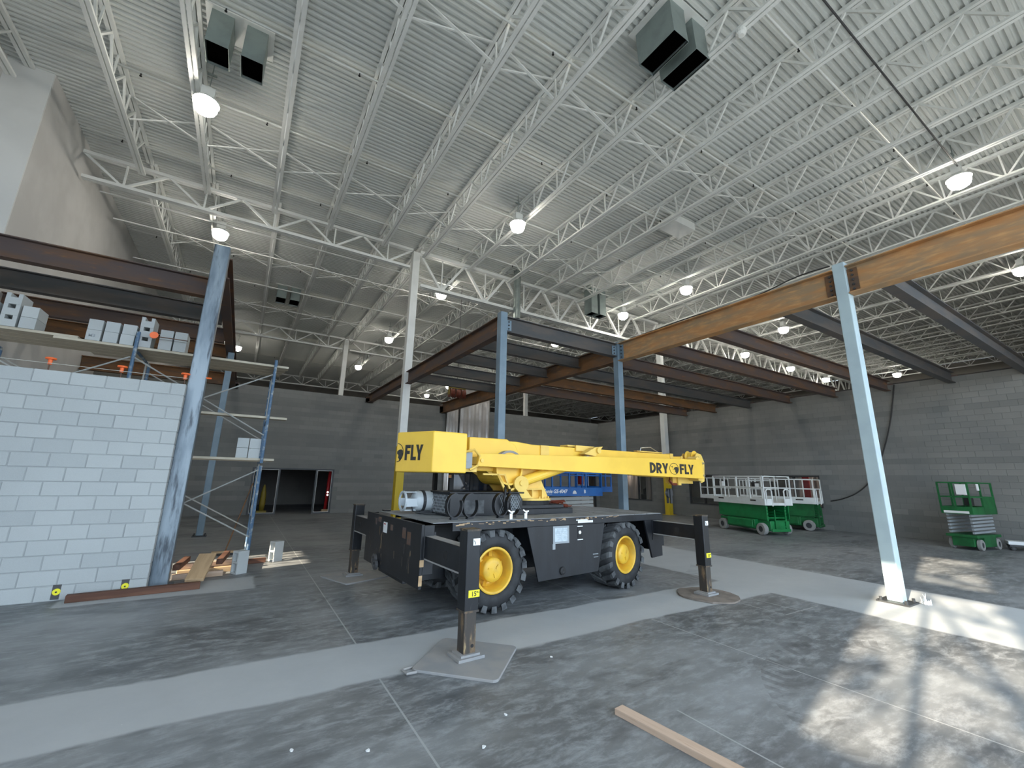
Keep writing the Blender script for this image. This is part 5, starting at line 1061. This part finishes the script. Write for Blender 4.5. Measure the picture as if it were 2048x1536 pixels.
# blocks stacked on the planks
blk = MB(); blk.box(-0.197, 0.197, -0.097, -0.062, 0, 0.19).box(-0.197, 0.197, 0.062, 0.097, 0, 0.19)
for x in (-0.197, -0.016, 0.165): blk.box(x, x + 0.032, -0.062, 0.062, 0, 0.19)
blkm = blk.mesh('loose_block'); blkm.materials.append(MATS['block_near'])
bb = MB(); bb.box(-0.197, 0.197, -0.097, 0.097, 0, 0.12).box(-0.197, 0.197, -0.097, -0.045, 0.12, 0.19).box(-0.197, 0.197, 0.045, 0.097, 0.12, 0.19)
bondm = bb.mesh('channel_block'); bondm.materials.append(MATS['block_near'])
def loose(x, y, z, up, me, label, rz=0.0):
    # up = 'end': standing on its end, 'end_out': end face to the viewer
    o = place(me, 'loose_block' if me is blkm else 'channel_block'); o.location = (x, y, z)
    if up == 'end': o.rotation_euler = (0, math.pi / 2, rz); o.location = (x, y, z + 0.197)
    elif up == 'out': o.rotation_euler = (0, 0, math.pi / 2 + rz)
    else: o.rotation_euler = (0, 0, rz)
    return tag(o, label, 'block', 'loose concrete blocks')
PZ = 4.037
for k, x in enumerate((-2.56, -2.33, -2.10)):
    loose(x, 10.16, PZ, 'out', blkm, 'lower grey block of the %s pile from the left on the scaffold deck' % ORD[k + 1]); loose(x + 0.005, 10.165, PZ + 0.195, 'out', blkm, 'upper grey block of the %s pile from the left on the scaffold deck' % ORD[k + 1], rnd.uniform(-.04, .04))
for k in range(3): loose(-1.86, 10.16, PZ + 0.192 * k, 'out', bondm, '%s notched block in the tall pile on the scaffold deck' % ['bottom', 'middle', 'top'][k], rnd.uniform(-.03, .03))
for k, x in enumerate((-1.55, -1.33)):
    loose(x, 10.16, PZ, 'out', blkm, 'lower grey block of the %s pile beside the mottled column' % ['left', 'right'][k]); loose(x, 10.16, PZ + 0.195, 'out', blkm, 'upper grey block of the %s pile beside the mottled column' % ['left', 'right'][k])
for k in range(3): loose(-3.62, 10.16, PZ + 0.046 + 0.192 * k, 'out', bondm, '%s notched block at the left edge of the photo on the scaffold' % ['bottom', 'middle', 'top'][k])
for k, x in enumerate((-3.39, -3.86)):
    for j in range(2): loose(x, 10.16, PZ + 0.046 + 0.195 * j, 'out', blkm, '%s plain block %s the notched pile at the left edge' % (['lower', 'upper'][j], ['right of', 'left of'][k]))
for k, x in enumerate((-0.01, 0.20)):
    for j in range(2): loose(x - 0.02, 10.2, 2.096 + 0.195 * j, 'out', blkm, '%s block of the %s pile on the lower scaffold deck' % (['lower', 'upper'][j], ['left', 'right'][k]))
for k, (x, y) in enumerate(((0.14, 9.72), (0.80, 10.75))): loose(x, y, 0, 'end', blkm, 'grey block standing on end at the scaffold foot, %s one' % ['left', 'right'][k], 0.5)
# M3 chalked on one block
me = text_mesh('M3', 0.075, 0.002, 0, 0.0008); me.materials.append(MATS['tape_grey']); 
tgt = [o for o in bpy.data.objects if o.get('label', '').startswith('lower grey block of the second pile')][0]
o = place(me, 'chalk_mark', None, tgt, (-0.1985, 0.065, 0.06), (math.pi / 2, 0, -math.pi / 2))
# rebar with orange caps along the wall top, string line
capm = MB().lathe([(0, 0.06), (0.062, 0.06), (0.066, 0.05), (0.062, 0.035), (0.026, 0.032), (0.024, -0.045), (0.0, -0.045)], 14).mesh('safety_cap'); capm.materials.append(MATS['cap_orange'])
for k, x in enumerate((-2.69, -1.86, -1.03)):
    t = thing('capped_rebar', 'orange safety cap on a rebar above the block wall, %s' % ['leftmost', 'middle one', 'next to the mottled column'][k], 'rebar cap', (x, 8.94, 0), 0, 'rebar caps')
    P('rebar', 'rebar', MB().tube((0, 0, 3.0), (0, 0, 3.36), 0.009, 6), t); place(capm, 'safety_cap', None, t, (0, 0, 3.39))
t = thing('capped_rebar', 'orange safety cap sticking out sideways beside the stacked blocks', 'rebar cap', (-1.70, 9.80, 4.24), 0, 'rebar caps'); place(capm, 'safety_cap', None, t, (0, 0, 0), (math.pi / 2, 0.9, 0)); P('rebar', 'rebar', MB().tube((0.02, 0.03, 0), (0.5, 0.03, 0.0), 0.009, 6), t)
tag(MB().tube((-5.3, 8.9, 3.36), (-0.99, 8.9, 3.36), 0.004, 5).build('string_line', 'string_line'), 'thin mason string line stretched above the block wall', 'string')
tag(MB().tube((-0.74, 8.99, 3.42), (-0.66, 8.99, 3.42), 0.014, 6).build('line_peg', 'cap_orange'), 'small orange line peg at the mottled column', 'peg')
# dark cleanout slots with yellow plugs at the foot of the wall
for k, x in enumerate((-1.98, -1.24)):
    t = thing('cleanout_plug', 'yellow round plug over a dark slot at the wall foot, %s one' % ['left', 'right'][k], 'plug', (x, NY - 0.004, 0), 0, 'wall cleanouts')
    P('slot', 'scale_grey', MB().box(-0.045, 0.045, 0.0, 0.006, 0.02, 0.215), t); P('plug', 'sticker_yellow', MB().lathe([(0, -0.014), (0.04, -0.014), (0.045, -0.006), (0.045, 0)], 16, 'y', (0.005, 0, 0.12)), t); P('screw', 'ink', MB().lathe([(0, -0.017), (0.012, -0.017), (0.012, -0.014)], 8, 'y', (0.005, 0, 0.12)), t)
# timbers and lumber
def beam_piece(name, a, b, z, wd, ht, m, label, cat='timber', group='loose timbers'):
    v = Vector((b[0] - a[0], b[1] - a[1], 0)); L = v.length
    o = MB().box(-L / 2, L / 2, -wd / 2, wd / 2, 0, ht).build(name, m, loc=((a[0] + b[0]) / 2, (a[1] + b[1]) / 2, z), bevel=0.006); o.rotation_euler.z = math.atan2(v.y, v.x)
    return tag(o, label, cat, group)
beam_piece('brown_timber', (-1.83, 8.68), (-0.30, 8.80), 0, 0.10, 0.10, 'timber_brown', 'dark reddish timber lying along the foot of the block wall')
beam_piece('tan_board', (-0.40, 8.92), (-0.28, 9.62), 0.22, 0.26, 0.05, 'lumber_tan', 'wide tan board leaning on the timber by the mottled column', 'board')
bpy.data.objects['tan_board'].rotation_euler.y = R(-24)
for k, (a, b, z, m, l) in enumerate((((-0.70, 9.45), (-0.62, 10.3), 0.18, 'timber_brown', 'brown timber end poking up right beside the column'), ((-0.10, 9.75), (0.0, 10.7), 0.18, 'timber_brown', 'brown timber end behind the tan board'), ((-0.75, 9.62), (-0.02, 9.70), 0.0, 'lumber_pink', 'pale board in the lumber pile nearest the wall'),
      ((-0.72, 9.95), (0.22, 10.07), 0.0, 'lumber_tan', 'second board of the lumber pile'), ((-0.70, 10.3), (0.24, 10.4), 0.0, 'timber_brown', 'third darker board of the lumber pile'), ((-0.72, 10.05), (0.3, 10.25), 0.09, 'lumber_pink', 'upper pale board on the lumber pile'), ((-0.3, 10.6), (0.7, 10.7), 0.0, 'timber_brown', 'rear dark board of the lumber pile'))):
    beam_piece('lumber', a, b, z, 0.10, 0.09, m, l, 'board', 'lumber pile by the scaffold')
o = MB().box(-0.75, 0.75, -0.05, 0.05, 0, 0.045).build('wood_stud', 'lumber_pink', bevel=0.003); o.location = (2.95, 2.12, 0); o.rotation_euler.z = R(-83.5); tag(o, 'pale wooden board lying on the floor at the bottom of the photo', 'board')
t = thing('push_broom', 'push broom leaning behind the scaffold', 'broom', (0.0, 11.9, 0))
P('handle', 'rust_brown', MB().tube((-0.05, 0, 0.06), (0.30, 0.55, 1.55), 0.014, 8), t); P('head', 'lumber_tan', MB().box(-0.3, 0.3, -0.04, 0.04, 0.05, 0.09), t); P('bristles', 'cord_black', MB().box(-0.29, 0.29, -0.035, 0.035, 0.0, 0.05), t)
# mortar dust heap by the pale column
vs = MB(); q = random.Random(6)
for k in range(14): vs.tube((q.uniform(-.05, .05), q.uniform(-.05, .05), 0.0), (q.uniform(-.07, .07), q.uniform(-.07, .07), q.uniform(0.04, 0.16)), q.uniform(0.012, 0.03), 6, 0.004)
o = vs.build('crumpled_bag', 'sticker_white', loc=(9.62, 2.80, 0)); tag(o, 'crumpled white plastic scrap beside the pale column foot', 'scrap')
q = random.Random(8)
for k, (x, y, l) in enumerate(((1.0, 3.35, 'below the square mat at the left'), (2.05, 3.28, 'right of the floor joint'), (3.05, 4.0, 'at the corner of the square mat'), (1.7, 3.0, 'near the bottom edge by the joint'), (0.55, 3.6, 'left in the tyre tracks'))):
    m_ = MB().prism([(q.uniform(.008, .02) * math.cos(a), q.uniform(.008, .02) * math.sin(a)) for a in [j * 0.9 for j in range(7)]], 0, 0.006)
    o = m_.build('paper_scrap', 'sticker_white', loc=(x, y, 0)); tag(o, 'tiny white scrap on the floor ' + l, 'scrap', 'floor scraps')

# tree outside the left opening: breaks up the low sun
t = thing('yard_tree', 'tall leafy tree standing outside the left wall windows', 'tree', (-11.0, -2.4, 0))
P('trunk', 'bark', MB().tube((0, -1.0, 0), (0, -0.85, 6.2), 0.16, 10, 0.12).tube((0, -0.85, 6.0), (0.1, 0.6, 10.2), 0.08, 8, 0.03).tube((0, -0.85, 6.0), (0, -0.7, 11.6), 0.09, 8, 0.04), t)
br = MB()
for a, b_ in (((0.05, -0.5, 7.0), (0.1, 1.0, 7.9)), ((0.05, 0.1, 8.8), (0, 1.0, 7.0)), ((0, -0.75, 8.2), (0.1, 0.7, 8.5)), ((0.05, -0.2, 7.9), (0, 0.5, 6.3)), ((0, -0.72, 9.6), (0, 0.6, 9.9)), ((0, -0.75, 10.2), (0, -1.5, 11.2))): br.tube(a, b_, 0.045, 6, 0.02)
P('branches', 'bark', br, t)
lf = MB(); q = random.Random(12)
for k in range(10):
    cy_, cz_, sg_ = q.uniform(-1.0, 1.1), q.uniform(6.0, 11.4), q.uniform(0.12, 0.28)
    for _ in range(int(40 + 130 * sg_)):
        c = Vector((q.gauss(0, 0.3), q.gauss(cy_, sg_), q.gauss(cz_, sg_))); a = Vector((q.uniform(-1, 1), q.uniform(-1, 1), q.uniform(-1, 1))).normalized() * 0.11; b_ = a.cross(Vector((q.uniform(-1, 1), q.uniform(-1, 1), 1))).normalized() * 0.06
        lf.add([c - a, c + b_, c + a, c - b_], [(0, 1, 2, 3)])
fo = P('foliage', 'leaf_green', lf, t); fo['kind'] = 'stuff'
def split_islands(o):
    me = o.data; par = list(range(len(me.vertices)))
    def find(a):
        while par[a] != a: par[a] = par[par[a]]; a = par[a]
        return a
    for e in me.edges:
        a, b = find(e.vertices[0]), find(e.vertices[1])
        if a != b: par[a] = b
    groups = {}
    for p in me.polygons: groups.setdefault(find(p.vertices[0]), []).append(list(p.vertices))
    if len(groups) < 2: return
    first = True; base = o.name.split('.')[0]
    for g_, fs in groups.items():
        ids = sorted({v for f in fs for v in f}); mp = {v: k for k, v in enumerate(ids)}
        nm = bpy.data.meshes.new(base); nm.from_pydata([me.vertices[v].co[:] for v in ids], [], [tuple(mp[v] for v in f) for f in fs])
        for m_ in me.materials: nm.materials.append(m_)
        if first: o.data = nm; first = False
        else:
            c = o.copy(); c.data = nm; COL.objects.link(c)
for o in list(bpy.data.objects):
    if o.type == 'MESH' and o.name.split('.')[0] in ('rung', 'boom_bracket', 'boom_wear_plate', 'decal', 'dark_decal', 'entry_gate', 'sheave', 'head_pin', 'pin_hole', 'flange', 'ladder_brace', 'hydraulic_hose', 'window_muntin', 'stage_collar', 'tank_strap', 'axle', 'gusset'):
        split_islands(o)
for o in bpy.data.objects:
    if o.type == 'MESH' and o.parent and o.name.split('.')[0] in ('stain', 'chipped_paint', 'worn_streaks', 'rim_clamps', 'hub_ribs', 'ring_bolts', 'red_print', 'web_members', 'tread', 'handwriting', 'mesh_grille', 'edge_mark', 'wheel_arch', 'branches', 'sleeve_lip', 'lit_dust'):
        o['kind'] = 'stuff'
